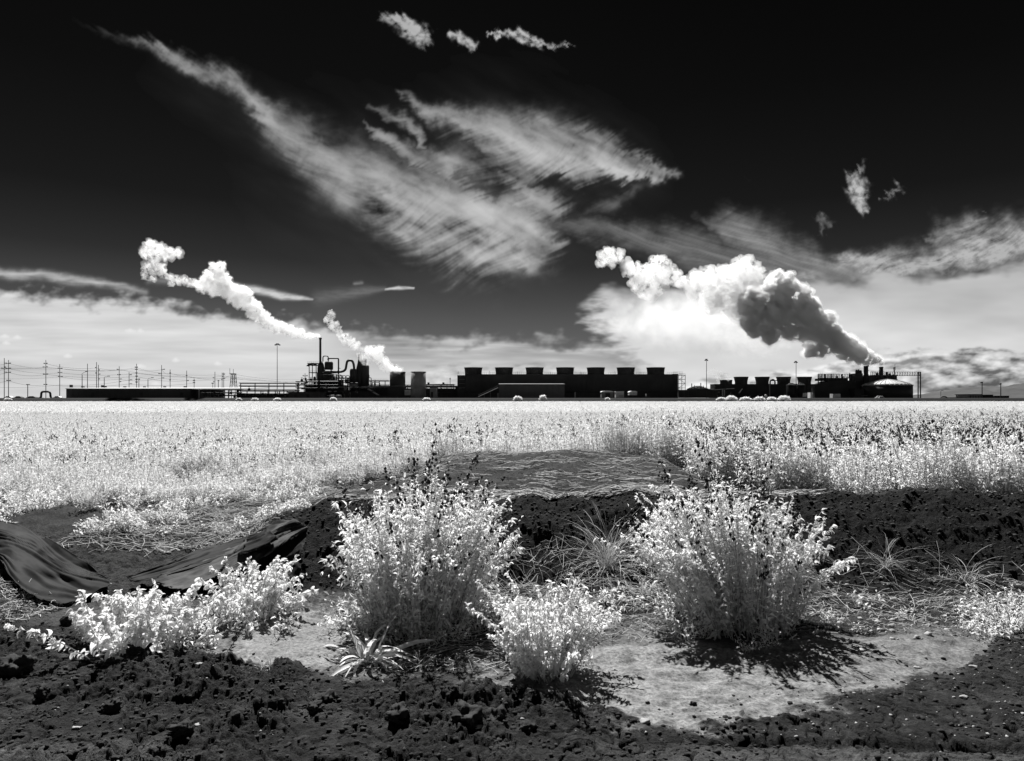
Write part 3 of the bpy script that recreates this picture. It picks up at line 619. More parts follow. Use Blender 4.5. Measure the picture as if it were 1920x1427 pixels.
for p_ in [(622,697.5),(633,697.5)]: MB().pbox(p_[0]-.5,p_[1]-2.6,p_[0]+.5,p_[1]+2.6,Y-3,1.4).build('flange',M['steel'],t)
t=at('reactor_vessel',662,Y,'dome-topped dark vessel under the swan neck pipe','vessel')
MB().plathe(662,Y,[(8,748.5),(8,695),(7,692),(4,690.5),(1,690)],20).build('shell',M['tankdark'],t,True)
MB().plathe(662,Y-.2,[(8.1,724),(8.1,719)],20).build('band',M['mid'],t)
t=at('scrubber_tower',680,Y,'widest dark tower, its broken top hidden in white steam','tower')
MB().plathe(683,Y,[(7.5,748.5),(7.5,687),(6.5,684.5)],22).build('right_shell',M['tankdark'],t,True)
MB().plathe(673.5,Y+1,[(7,748.5),(7,690),(5.5,684),(4.5,680),(3.4,672),(3.2,664)],20).build('cone_shell',M['tankdark'],t,True)
MB().plathe(682,Y+2,[(4.2,690),(4.0,676),(3.2,672)],14).build('top_vessel',M['steel'],t,True)
for x,b in ((676.5,659),(678.5,668),(687,672)): MB().ptube([(x,b+9),(x,b)],.35,Y,6).build('vent_pipe',M['steel'],t)
for py in (720,704): MB().plathe(683,Y,[(7.9,py+.6),(7.9,py)],22).build('ring',M['steel'],t)
MB().ptube(bend([(690,703),(692.5,703),(692.5,709.5),(690,709.5)],1),.4,Y,6).build('side_loop',M['steel'],t)
lad=MB(); lad.ptube([(692,749),(692,690)],.2,Y,4); lad.ptube([(690.6,749),(690.6,690)],.2,Y,4)
for q in np.arange(691,748,2): lad.ptube([(690.6,q),(692,q)],.15,Y,4)
lad.build('ladder',M['steel'],t)
t=at('pump_deck',640,Y-4,'dark pump deck with small hoops between the two process towers','deck')
for py,a,b in [(708,625,655),(715.5,622,656),(724,608,700),(731,612,655)]: MB().pbox(a,py,b,py+1.6,Y-5,6).build('platform',M['steel'],t)
for x in (612,626,643,655,668): MB().pbox(x-.7,708 if 624<x<656 else 724,x+.7,749,Y-5,.5).build('post',M['steel'],t)
for x in (640,645,652): MB().ptube(bend([(x-3,709),(x-3,704),(x+3,704),(x+3,709)],2.5,5),.6,Y-5,6).build('hoop',M['pipe'],t,True)
for x,a in ((628,4),(634,3),(648,4.5)): MB().plathe(x,Y-3,[(2.2,716),(2.2,716-a),(1,716-a-1)],10).build('pump',M['steel'],t,True)
MB().pbox(606,733.5,700,735,Y-9,3).build('lower_walkway',M['steel'],t); r_=MB(); rail(r_,600,728,728.5,Y-9,3.6,7); r_.build('railing',M['mid'],t)
t=at('equipment_block',685,Y-6,'dark boxed equipment block standing below the wide tower','building'); MB().pbox(645,734,694,747,Y-6,8).build('wall',M['tankdark'],t)
for x in (646,656): MB().pbox(x-.6,724,x+.6,748,Y-6.4,.4).build('corner_post',M['mid'],t)
t=at('conveyor',715,Y-7,'inclined covered conveyor sloping down to the right under the walkway','conveyor'); MB().ptube([(690,729),(712,743)],1.6,Y-7,4).build('gallery',M['mid'],t); MB().pbox(700,737,702,749,Y-7,.6).build('trestle',M['steel'],t)
t=at('trestle_platform',712,Y-8,'long low platform on short legs showing daylight beneath','platform')
MB().pbox(666,741,770,744,Y-8,5).build('deck',M['steel'],t)
for x in (671,678,692,706,718,731,744,757,769): MB().pbox(x-.6,744,x+.6,749,Y-8,.6).build('leg',M['steel'],t)
for x in (692,718,744): MB().plathe(x,Y-8.5,[(2.2,748.5),(2.2,745),(1,744)],8).build('drum',M['steel'],t)
t=at('lower_block',622,Y+6,'solid dark block of buildings filling the foot of the process tower','building'); MB().pbox(572,723,646,748.8,Y+6,6).build('wall',M['tankdark'],t); MB().pbox(596,712,640,723,Y+7,5).build('upper_wall',M['tankdark'],t); MB().pbox(571,722,647,723,Y+5.6,7).build('roof_edge',M['steel'],t)
t=at('lower_block',725,Y+8,'low dark block of buildings behind the walkway bridge','building'); MB().pbox(690,724,860,747.5,Y+8,6).build('wall',M['tankdark'],t); MB().pbox(689,723.3,861,724,Y+7.6,7).build('roof_edge',M['steel'],t)
t=at('lower_block',480,Y+8,'low dark line of sheds behind the pipe racks','building'); MB().pbox(447,738,572,747.5,Y+8,6).build('wall',M['tankdark'],t); MB().pbox(446,737.3,573,738,Y+7.6,7).build('roof_edge',M['steel'],t)
for i,(x,tp,r0) in enumerate(((573,708,1.2),(589,706,2.2),(597,701,1.5),(626,706,2.0),(631,701,1.2),(652,708,1.6),(697,716,1.4),(703,712,1.2))):
    t=at('small_vessel',x,Y+3,['thin column left of the stair structure','stubby column under the stair structure','slim column hugging the stack base','stout column right of the square-shouldered vessel','thin column beside the gas pipe','column left of the dome-topped vessel','short column right of the wide tower','outer short column right of the wide tower'][i],'vessel'); MB().plathe(x,Y+3,[(r0,748),(r0,tp+2),(r0*.5,tp)],12).build('shell',M['tankdark'],t,True); MB().plathe(x,Y+3,[(r0+.5,tp+8.6),(r0+.5,tp+8)],12).build('ring',M['steel'],t)
for i,(pts,r) in enumerate([([(565,719),(575,719),(575,712),(596,712)],.7),([(604,703),(640,703),(640,713),(654,713)],.9),([(566,729),(600,729),(600,737),(645,737)],.8),([(618,712),(618,706),(630,706),(630,722)],.7),([(648,718),(672,718),(672,728),(700,728)],.8),([(655,733),(655,727),(690,727)],.6),([(690,708),(696,708),(696,717),(712,717),(712,724)],.7)]):
    t=at('process_pipe',pts[0][0],Y-6,['pipe stepping up to the stair structure','pipe dropping down beside the thin gas pipe','low pipe crossing the foot of the smoking stack','narrow pipe hoop under the square-shouldered vessel','pipe stepping down below the dome-topped vessel','thin pipe below the widest tower','pipe stepping down right of the widest tower'][i],'pipe','process pipes round the left towers'); MB().ptube(bend(pts,2.5,5),r,Y-6,8).build('run',M['pipe'],t,True)
    for q in (0,-1): a,b=pts[q]; MB().pbox(a-r*1.5,b-r*1.5,a+r*1.5,b+r*1.5,Y-7,1.6).build('flange',M['steel'],t)
# ---- walkway over the racks and square tanks
t=at('walkway_bridge',720,Y,'railed walkway bridge linking the wide tower and the black square tank','walkway'); MB().pbox(691,713.4,728,714.6,Y-2,2).build('deck',M['steel'],t); r_=MB(); rail(r_,691,728,713.4,Y-2,2.8,2.2,.1); r_.build('railing',M['steel'],t)
t=at('steaming_tank',743,Y,'black flat-topped tank with steam rolling off its top','tank'); MB().plathe(743,Y,[(14.7,741),(14.7,698)],28).build('shell',M['tankdark'],t,True); MB().plathe(743,Y,[(15.1,698),(15.1,696.6)],28).build('rim',M['steel'],t)
MB().pbox(729,724,757,744,Y-1,8).build('base_block',M['tankdark'],t)
t=at('grey_storage_tank',782.5,Y-8,'weathered grey cylindrical tank, the palest tank in the row','tank'); MB().plathe(782.5,Y-8,[(14.3,748.6),(14.3,697.5)],32).build('shell',M['tankgrey'],t,True); MB().plathe(782.5,Y-8,[(14.6,697.5),(14.6,696.6),(13,696)],32).build('rim',M['mid'],t,True)
lad=MB(); 
for x in (790.6,792): lad.ptube([(x,748),(x,697)],.18,Y-8.6,4)
for q in np.arange(698,748,2): lad.ptube([(790.6,q),(792,q)],.14,Y-8.6,4)
lad.build('ladder',M['mid'],t)
t=at('control_cabin',812.5,Y-10,'pale upright cabin to the right of the grey tank','cabin'); MB().pbox(806,728,819.5,749,Y-10,4).build('wall',M['mid'],t); MB().pbox(805.4,727.2,820,728,Y-10.4,5).build('roof',M['pale'],t); MB().pbox(808,735,812,749,Y-10.05,.05).build('door',M['steel'],t)
t=at('small_cabin',763,Y-3,'small pale box seen between the two tanks','cabin'); MB().pbox(758.5,731,767.5,742,Y-3,4).build('wall',M['pale'],t)
for py in (733.5,736,738.5): MB().pbox(758.7,py,767.3,py+.4,Y-3.1,.1).build('louver',M['mid'],t)
t=at('long_pipe',790,Y-12,'long level pipe crossing in front of both square-topped tanks','pipe'); MB().ptube([(690,723.8),(855,723.8)],.45,Y-15,6).build('run',M['mid'],t)
for x in (803,831): MB().pbox(x-1.6,717,x+1.6,720.5,Y,2).build('valve_box',M['steel'],t)
MB().ptube([(797,720.6),(852,720.6)],.5,Y,6).build('upper_run',M['steel'],t)
for x in (828,846): MB().pbox(x-.4,720.6,x+.4,749,Y,.4).build('support',M['steel'],t)

# ---- big cooling tower
def fan(t,pc,Y,top,bot,wt,wb):
    o=MB().plathe(pc,Y,[(wb,bot),(wb*.985,bot-(bot-top)*.3),(wt*.985,top+1.6),(wt,top+1.2),(wt,top+.2)],32,False); q=(wb+wt)/2
    f=o.build('fan_stack',M['fan'],t,True)
    MB().plathe(pc,Y+ (wt-wt*1.03)*Y/F,[(wt*1.03,top+1.0),(wt*1.03,top),(wt*.96,top),(wt*.96,top+1.0),(wt*1.03,top+1.0)],32,False).build('rim',M['steel'],f)
    k=Y/F; cx=(pc-CX)*k; cy=Y+wt*k; z=W(0,top+5,Y).z
    for a in range(6):
        an=a*math.pi/3; d=Vector((math.cos(an),math.sin(an),0)); n_=Vector((-d.y,d.x,.25))*.45; b=[Vector((cx,cy,z))+d*s*wb*k*.9 for s in (.1,1)]
        MB().add([b[0]-n_,b[0]+n_,b[1]+n_*.6,b[1]-n_*.6,b[0]-n_+Vector((0,0,.05)),b[0]+n_+Vector((0,0,.05)),b[1]+n_*.6+Vector((0,0,.05)),b[1]-n_*.6+Vector((0,0,.05))],[(0,3,2,1),(4,5,6,7),(0,1,5,4),(1,2,6,5),(2,3,7,6),(3,0,4,7)]).build('fan_blade',M['steel'],f)
Y=PL; t=at('cooling_tower',1070,Y,'long black cooling tower with seven fan stacks, filling the centre of the horizon','cooling tower')
MB().pbox(872.5,702.5,1271,733.5,Y,18).build('casing',M['casing'],t)
MB().pbox(873,733.5,1270.5,737,Y+1.2,15.6).build('air_inlet',M['steel'],t)
MB().pbox(872.5,737,1271,749,Y+.3,17).build('basin_wall',M['casing'],t)
MB().pbox(871.8,701.6,1271.8,702.5,Y-.4,18.8).build('deck_edge',M['steel'],t)
for i in range(8): 
    x=872.5+398.5*i/7; MB().pbox(x-.5,702.6,x+.5,737,Y-.25,.25).build('bay_post',M['casing'],t)
for i in range(7):
    for j in range(1,6):
        x=872.5+398.5*(i+j/6)/7; MB().pbox(x-.14,702.8,x+.14,733.3,Y-.1,.1).build('panel_joint',M['casing'],t)
for pc in (886.5,945,1003,1061,1119.3,1176.3,1233): fan(t,pc,Y+.5,688.5,702.2,17.2,16.2)
r_=MB()
for a,b in [(872,869.7),(904,928),(962,986),(1020,1044),(1078,1102),(1136,1159),(1193,1216),(1251,1271)]:
    if b>a: rail(r_,a,b,701.6,Y,3.6,4)
r_.build('deck_railing',M['steel'],t)
for x,h in ((859.5,5),(918,6),(970,5),(1032,4.5),(1089,5),(1153,6),(1200,4)): MB().ptube([(x,701.6),(x,701.6-h)],.25,Y+.5,4).build('deck_lamp',M['steel'],t)
MB().pbox(857.5,703.5,872.3,748.8,Y+2,14).build('end_stair_tower',M['tankdark'],t); r_=MB(); rail(r_,857.5,872,703.5,Y+2,4.5,3); r_.build('stair_railing',M['steel'],t)
for py in (711,719,727): MB().pbox(861,py,872,py+.5,Y+1.7,.3).build('landing',M['mid'],t)
# right ladder cage
for x in (1272.5,1278.5,1285): MB().pbox(x-.35,703,x+.35,733,Y+1,.3).build('cage_post',M['steel'],t)
for py,a,b in [(701,1262,1280),(703.5,1272,1285.5),(711,1272,1285.5),(719,1272,1285.5),(727,1272,1285.5)]: MB().pbox(a,py,b,py+.6,Y+1,2.4).build('cage_landing',M['steel'],t)
z_=MB()
for i,py in enumerate((703.5,711,719)): z_.ptube([(1273,py),(1285,py+8)] if i%2 else [(1285,py),(1273,py+8)],.3,Y+1,5)
z_.build('stair_flight',M['steel'],t); r_=MB(); rail(r_,1262,1280,701,Y+1,4,3); rail(r_,1273,1285,703.5,Y+1,3,3); r_.build('cage_railing',M['steel'],t)
# low building in front
Y=318.; t=at('front_building',997,Y,'low dark building with a light roof edge in front of the big cooling tower','building')
MB().pbox(935.5,720.3,1058.5,747.5,Y,14).build('wall',M['frontwall'],t); MB().pslope(934.6,1060,719.9,719.3,Y-.6,15.4,.2).build('roof',M['mid'],t)
for x in np.arange(947,1058,11.2): MB().pbox(x-.15,720.5,x+.15,747.4,Y-.08,.08).build('panel_joint',M['shedwall'],t)
MB().pbox(932,737,935.3,747.5,Y+1,3).build('side_box',M['mid'],t)
t=at('stair_ramp',915,Y+4,'thin inclined stair rising to the left end of the low front building','stair'); MB().ptube([(897,744),(934,727)],.7,Y+4,4).build('flight',M['mid'],t)
for x in (908,919.5): MB().ptube([(x,748),(x,739-(x-908)*.46)],.4,Y+4,4).build('post',M['mid'],t)
MB().ptube([(897,740.5),(934,723.5)],.25,Y+4,4).build('handrail',M['steel'],t)
def hut(p0,p1,t_,b_,Y,lab,roof='flat',wm='mid'):
    o=at('hut',(p0+p1)/2,Y,lab,'hut','small huts before the big cooling tower'); MB().pbox(p0,t_+(2.6 if roof!='flat' else 1),p1,b_,Y,4).build('wall',M[wm],o)
    if roof=='flat': MB().pbox(p0-.5,t_,p1+.5,t_+1,Y-.4,4.8).build('roof',M['white'],o)
    else:
        k=Y/F; n=9; v=[];yy=(Y-.4,Y+4.4)
        for q in yy:
            for i in range(n): a=math.pi*i/(n-1); pt=W((p0+p1)/2-(p1-p0)/2*1.06*math.cos(a),t_+2.7-2.7*math.sin(a),Y); v.append((pt.x,q,pt.z))
        f=[(i,i+1,n+i+1,n+i) for i in range(n-1)]+[tuple(range(n))[::-1],tuple(range(n,2*n))]
        MB().add(v,f).build('roof',M['white'],o)
    return o
h=hut(1128,1150,732.5,745.5,312,'grey hut with a pale rounded roof, left one of the three small huts','round'); MB().pbox(1135,737,1144,745.5,311.94,.06).build('door',M['steel'],h)
h=hut(1155,1170,734,745.5,312,'square pale box hut, middle one of the three small huts','flat','pale'); MB().pbox(1160,742,1168,743,311.94,.06).build('slot',M['steel'],h)
h=hut(1180,1194.5,732.8,741,312,'white arch-roofed hut, right one of the three small huts','round','pale')
t=at('fuel_drum',1211.5,311,'tiny pale drum right of the arch-roofed hut','drum'); MB().plathe(1211.5,311,[(1.3,743),(1.3,740),(.7,738)],10).build('shell',M['white'],t)
t=at('transformer_box',1089,316,'dark transformer box right of the low front building','box'); MB().pbox(1079,735,1098,746,316,4).build('case',M['steel'],t)
for x in (1082,1086,1090,1094): MB().pbox(x,736,x+1,745,315.8,.2).build('fin',M['tankdark'],t)

# ---- yard between the cooling towers
Y=345.; t=at('dome_tank',1312,Y,'low pale dome-roofed tank right of the big cooling tower','tank'); MB().plathe(1316,Y,[(22,745),(22,729)],32).build('shell',M['tankdark'],t,True); MB().plathe(1314,Y+2,[(21,729.2),(14,726),(7,723.6),(1,722.8)],28).build('roof',M['dome'],t,True)
for x,h in ((1297,9),(1302,6),(1314,10),(1319,5),(1335,7),(1338,6)): MB().ptube([(x,728),(x,728-h)],.8 if h>6 else .5,Y+2,6).build('vent_pipe',M['steel'],t)
t=at('retaining_wall',1310,Y-20,'long low dark wall in front of the pale domed tank','wall'); MB().pbox(1272,731,1345,746,Y-20,1).build('wall',M['tankdark'],t)
for x in (1283,1291,1325,1337): MB().pbox(x-.3,731,x+.3,746,Y-20.15,.15).build('joint',M['shedwall'],t)
Y=390.; t=at('small_cooling_tower',1440,Y,'smaller cooling tower with five fan stacks right of centre','cooling tower')
MB().pbox(1340,720,1533,740,Y,9).build('casing',M['casing'],t); MB().pbox(1338,740,1535,749,Y+.3,9).build('basin_wall',M['casing'],t)
for i in range(11): x=1340+193*i/10; MB().pbox(x-.3,720.2,x+.3,740,Y-.2,.2).build('bay_post',M['casing'],t)
for pc,tp in ((1365,712),(1394,706.2),(1434,706.2),(1474.5,706.2),(1514,706.2)): fan(t,pc,Y+.4,tp,720,13.3 if tp<710 else 11.5,11.6 if tp<710 else 11.2)
r_=MB(); rail(r_,1407,1421,720,Y,3,3); rail(r_,1448,1461,720,Y,3,3); r_.build('deck_railing',M['steel'],t)
MB().ptube(bend([(1444,720),(1444,714),(1449,711),(1453,714),(1453,720)],3),1.4,Y-1,8).build('bypass_pipe',M['pipe'],t,True); MB().pbox(1446,713,1457,714.5,Y-1,2).build('platform',M['steel'],t)
t=at('inclined_pipe',1388,Y-8,'thin pale ramp leaning against the smaller cooling tower','ramp'); MB().ptube([(1385.5,737),(1392,729)],.8,Y-8,4).build('run',M['pale'],t); MB().ptube([(1391.5,748),(1391.5,730)],.25,Y-8,4).build('post',M['steel'],t)
t=at('yard_post',1356,Y-14,'pale twin post before the steaming fan stack','post'); MB().pbox(1354.5,730,1356,743,Y-14,.6).build('left_post',M['mid'],t); MB().pbox(1358,732,1359.5,743,Y-14,.6).build('right_post',M['mid'],t); MB().ptube([(1340,731),(1356,730),(1377,728.5)],.35,Y-14,5).build('beam',M['mid'],t)
for x,r_0,lab in ((1443.5,1,'slim grey vent post before the second fan stack'),(1475.5,1,'slim grey vent post left of the twin tanks')):
    t=at('vent_post',x,345,lab,'post'); MB().plathe(x,345,[(r_0,746),(r_0,724),(.5,722)],8).build('shaft',M['mid'],t); MB().plathe(x,345,[(1.5,723),(1.5,721.5)],8).build('cap',M['mid'],t)
for x,lab in ((1487,'left one of the twin pale-topped tanks below the smaller cooling tower'),(1505,'right one of the twin pale-topped tanks below the smaller cooling tower')):
    t=at('twin_tank',x,350,lab,'tank','twin tanks below the smaller cooling tower'); MB().plathe(x,350,[(7.5,746),(7.5,722)],20).build('shell',M['tankdark'],t,True); MB().plathe(x,350,[(7.8,722.2),(5,719.2),(.5,717.6)],20).build('roof',M['white'],t,True)
    r_=MB(); rail(r_,x-7,x+7,721,350,2.5,3); r_.build('railing',M['steel'],t)
for x0,x1,a,b,wm,lab in ((1519.5,1524,736,746.5,'white','tall narrow white cabinet at the edge of the yard'),(1561.5,1576,738.5,747,'pale','ribbed pale container below the right process unit')):
    t=at('yard_cabinet',(x0+x1)/2,312,lab,'cabinet'); MB().pbox(x0,a,x1,b,312,3).build('case',M[wm],t)
    for j in range(1,int((x1-x0)/2.2)): MB().pbox(x0+j*2.2-.12,a+.4,x0+j*2.2+.12,b-.2,311.93,.07).build('rib',M[wm],t)
t=at('white_drum',1437,330,'small white drum on the bank below the smaller cooling tower','drum'); MB().plathe(1436.5,330,[(2.4,745),(2.4,741),(1,739.4)],12).build('shell',M['white'],t)
t=at('white_tank',1511,330,'tiny white tank right of the twin tanks','tank'); MB().plathe(1511.5,330,[(2.4,744),(2.4,738),(1,736.5)],12).build('shell',M['white'],t); MB().pbox(1507,737,1508.6,744,330,1).build('box',M['white'],t)

# ---- right process unit
Y=360.
def truss(p0,p1,t_,b_,Y,lab,legs,n,name='truss_gantry'):
    t=at(name,(p0+p1)/2,Y,lab,'gantry','truss gantries of the right process unit')
    for py in (t_,b_): 
        for dy in (0,3): MB().pbox(p0,py-.5,p1,py+.5,Y+dy,.35).build('chord',M['steel'],t)
    w_=(p1-p0)/n
    for i in range(n+1): MB().pbox(p0+i*w_-.32,t_,p0+i*w_+.32,b_,Y+.02,.3).build('strut',M['steel'],t)
    for i in range(n): MB().ptube([(p0+i*w_,b_),(p0+(i+1)*w_,t_)],.22,Y+.2,4).build('brace',M['steel'],t)
    r_=MB(); rail(r_,p0,p1,t_-.5,Y,2,4,.09); r_.build('railing',M['steel'],t)
    for x in legs: MB().pbox(x-.7,t_,x+.7,749,Y,.5).build('leg',M['steel'],t)
truss(1534,1592,701.5,709,Y,'left truss gantry reaching out from the right smoking stacks',(1534.6,1540,1547,1560),20)
truss(1633,1727,697.5,704.5,Y,'right truss gantry passing over the large domed tank',(1722,1726.4),30)
t=at('clad_building',1560,Y-6,'big dark building with a sloped hood under the left truss gantry','building'); MB().pbox(1528,720,1612,748.8,Y-6,4).build('wall',M['tankdark'],t)
v=[]; 
for q in (Y-5,Y+5): v+=[tuple(W(a,b,Y-5)[i] if i!=1 else q for i in range(3)) for a,b in ((1540,720),(1556,714),(1590,713),(1612,720))]
MB().add(v,[(0,1,5,4),(1,2,6,5),(2,3,7,6),(0,4,7,3),(3,2,1,0),(4,5,6,7)]).build('hood',M['tankdark'],t)
MB().pbox(1537,709.5,1590,714,Y,6).build('pipe_deck',M['steel'],t)
for x,h,r0 in ((1580,13,1.6),(1583,10,1),(1569,11,1.2),(1571,9,.8),(1575,8,.8),(1594,15,1.2),(1597,12,1.5)): MB().plathe(x,Y-1,[(r0,714),(r0,714-h*.7),(r0*.6,714-h)],8).build('vent_pipe',M['steel'],t)
MB().pbox(1603,729,1620,748.8,Y-12,8).build('annexe',M['tankdark'],t); MB().pbox(1617,741.4,1633,742.4,Y-13,2).build('ledge',M['mid'],t)
t=at('condenser_tower',1609,Y,'dark knobbly equipment tower left of the smoking twin stacks','tower')
MB().pbox(1604,700,1618,748,Y,7).build('body',M['tankdark'],t)
for x,tp in ((1607,693),(1611,692.5),(1615,694)): MB().plathe(x,Y,[(2.2,701),(2.2,tp+3),(1.2,tp)],10).build('vessel_top',M['steel'],t,True)
for py in (706,713): MB().pbox(1601.5,py,1620,py+.9,Y-1.5,9).build('platform',M['steel'],t)
for p_,tp,hw,lab in ((1627,686,4,'left and fatter of the twin stacks under the dark plume'),(1654.5,687.5,3.6,'right one of the twin stacks under the dark plume')):
    t=at('smoke_stack',p_,Y,lab,'smokestack','twin stacks under the dark plume')
    MB().plathe(p_,Y,[(6.5 if p_<1640 else 4.5,748.5),(6.5 if p_<1640 else 4.5,708),(hw,702),(hw,tp)],18).build('shaft',M['steel'],t,True)
    for py in (tp+.6,tp+8,tp+16): MB().plathe(p_,Y,[(hw+.6,py+.7),(hw+.6,py)],18).build('ring',M['steel'],t)
    for j in (-1,1): MB().ptube([(p_+j*(hw+1.6),748),(p_+j*(hw+1.6),708)],.7,Y-1,6).build('side_pipe',M['pipe'],t)
t=at('process_block',1660,Y,'dark cluster of vessels around the foot of the right stack','equipment')
MB().pbox(1640,704,1682,722,Y+3,8).build('frame_body',M['steel'],t)
for x,tp,r0 in ((1646,699,2.4),(1664,697,2.2),(1669,700,2),(1676,702,2.2)): MB().plathe(x,Y+1,[(r0,716),(r0,tp+1.5),(r0*.5,tp)],10).build('vessel_top',M['tankdark'],t,True)
for py in (703,711): MB().pbox(1638,py,1684,py+.9,Y,10).build('platform',M['steel'],t)
t=at('flare_mast',1678,Y,'slim mast with a pale lantern head above the large domed tank','mast')
MB().plathe(1678,Y,[(2.2,715),(1.1,700),(1.0,694)],10).build('shaft',M['steel'],t); MB().plathe(1678,Y,[(1.9,694),(1.9,690)],10).build('lantern',M['fascia'],t); MB().ptube([(1678,690),(1678,683)],.35,Y,5).build('tip',M['steel'],t); MB().plathe(1678,Y,[(2.6,689.8),(2.0,688.6)],10).build('cap',M['steel'],t)
Y=338.; t=at('domed_tank',1686,Y,'large low tank with a pale ribbed dome roof below the right gantry','tank')
MB().plathe(1687,Y,[(44,748.6),(44,722)],48).build('shell',M['tankdark'],t,True)
k=Y/F; cx=(1687-CX)*k; cy=Y+44*k
prof=[(45,722.2),(38,718.5),(28,715),(17,712.3),(6,710.6),(1,710.2)]
MB().lathe(cx,cy,[(a*k,EYE+(HY-b)*k) for a,b in prof],48).build('roof',M['dome'],t,True)
for i in range(32):
    an=2*math.pi*i/32
    MB().tube([(cx+a*k*math.cos(an),cy+a*k*math.sin(an),EYE+(HY-b)*k+.06) for a,b in prof],.14,4).build('roof_rib',M['mid'],t)
MB().plathe(1687,Y,[(44.8,722.8),(44.8,721.6)],48).build('roof_edge',M['steel'],t)
for x in (1663,1685,1706,1722): MB().pbox(x-.3,723,x+.3,748,Y+3,.2).build('stiffener',M['tankdark'],t)
t=at('rubble_heap',1650,318,'pale broken heap on the bank before the large domed tank','heap'); 
rr=np.random.RandomState(3)
for i in range(14):
    x=1643+rr.rand()*18; h=(1-abs(x-1652)/10)*4.5+1; c=W(x,748-h*.5,318); MB().lathe(c.x,318+rr.rand()*3,[(.2,GY),(.8*rr.rand()+.7,GY+.3),(.5,W(0,748-h,318).z),(.1,W(0,748-h-.6,318).z)],5).build('lump',M['mid'] if i%2 else M['steel'],t)
t=at('curved_lamp',1764,330,'thin lamp with a curled top right of the large domed tank','lamp'); MB().ptube(bend([(1764,749),(1764,733),(1767,731.5),(1769,733.5)],2),.35,330,6).build('post',M['steel'],t)
t=at('pipe_bend',1770,325,'dark pipe bend rising and falling at the right foot of the domed tank','pipe'); MB().ptube(bend([(1762,749),(1765,743.5),(1774,743.5),(1778,749)],4,6),1.0,325,8).build('bend',M['pipe'],t,True)
for (a,b,tp,Yb,m_,lab) in ((1866-50,1842,739,420,'mid','low pale far building right of the domed tank'),(1845,1862,740,420,'tankdark','low dark far shed beside the left far lamp pole'),(1865,1892,742,430,'tankdark','low dark far shed beside the right far lamp pole'),(1792,1812,745,400,'pale','tiny far hut on the yard right of the domed tank')):
    t=at('far_building',(a+b)/2,Yb,lab,'building'); MB().pbox(a,tp+1,b,749,Yb,12).build('wall',M[m_],t); MB().pbox(a-.5,tp,b+.5,tp+1,Yb-.3,13).build('roof',M['steel'],t)
    for x in np.arange(a+3,b-2,5): MB().pbox(x,tp+3,x+1.6,749,Yb-.05,.05).build('door',M['steel'],t)
for i,(x,tp) in enumerate([(1350,724),(1372,726),(1412,730),(1427,727),(1460,729)]):
    t=at('yard_pump',x,352,['pump set left of the pale twin post','pump set right of the pale twin post','pump set under the first gap of the fan stacks','pump set under the second fan stack','pump set under the third fan stack'][i],'pump','pump sets before the smaller cooling tower')
    MB().pbox(x-4,741,x+4,748,352,2).build('skid',M['steel'],t); MB().plathe(x,352,[(2,742),(2,tp+12),(1,tp+10)],10).build('motor',M['tankdark'],t)
# ------------------------------------------------------------------ vegetation
def norm(a): return a/np.maximum(np.linalg.norm(a,axis=-1,keepdims=True),1e-9)
def leaf_template(kind):
    """(verts, tris/quads) of one leaf, unit length along +x, width along y, curls in z; z up is its upper face"""
    if kind=='lance': xs=[0,.18,.45,.75,1.0]; ws=[.04,.62,1.0,.6,.0]; zc=[0,.06,.07,-.02,-.20]
    elif kind=='broad': xs=[0,.15,.4,.7,.9,1.0]; ws=[.05,.6,1.0,.85,.45,.05]; zc=[0,.10,.14,.02,-.14,-.26]
    else: xs=[0,.5,1.0]; ws=[.1,1,.0]; zc=[0,.08,-.06]
    v=[];f=[]
    for i,(x,w_,z) in enumerate(zip(xs,ws,zc)):
        v+=[(x,-w_/2,z+.22*w_),(x,0,z),(x,w_/2,z+.22*w_)]
    for i in range(len(xs)-1):
        a=3*i; f+=[(a,a+1,a+4,a+3),(a+1,a+2,a+5,a+4)]
    return np.array(v),np.array(f)
TPL={k:leaf_template(k) for k in ('lance','broad','tiny')}
def leaves(pos,d,length,width,kind='lance',rs=rng,roll=1.2,curl=None):
    """arrays of verts and faces for many leaves"""
    v,f=TPL[kind]; n=len(pos); d=norm(d); up=np.tile([0,0,1.],(n,1))+rs.randn(n,3)*.01
    y=norm(np.cross(up,d)); z=np.cross(d,y); a=rs.randn(n)*roll; c,s=np.cos(a)[:,None],np.sin(a)[:,None]; y,z=y*c+z*s,z*c-y*s
    L=np.asarray(length)[:,None,None]; Wd=np.asarray(width)[:,None,None]; cu=(np.ones(n) if curl is None else curl)[:,None,None]
    P=pos[:,None,:]+v[None,:,0:1]*L*d[:,None,:]+v[None,:,1:2]*Wd*y[:,None,:]+v[None,:,2:3]*L*cu*z[:,None,:]
    Fq=f[None]+ (np.arange(n)*len(v))[:,None,None]
    return P.reshape(-1,3),Fq.reshape(-1,4)
def ribbons(P,wd,rs=rng):
    """P (n,k,3) polylines -> 3-sided tubes"""
    n,k,_=P.shape; d=norm(np.gradient(P,axis=1)); ref=norm(rs.randn(n,1,3)); a=norm(np.cross(d,ref)); b=np.cross(d,a)
    wd=np.asarray(wd); wd=wd[...,None] if wd.ndim==2 else np.tile(wd[:,None,None],(1,k,1))
    V=np.stack([P+(a*math.cos(t)+b*math.sin(t))*wd for t in (0,2.094,4.189)],2)   # n,k,3,3
    I=np.arange(n*k*3).reshape(n,k,3); Q=[]
    for j in range(3): Q.append(np.stack([I[:,:-1,j],I[:,:-1,(j+1)%3],I[:,1:,(j+1)%3],I[:,1:,j]],-1).reshape(-1,4))
    return V.reshape(-1,3),np.concatenate(Q)
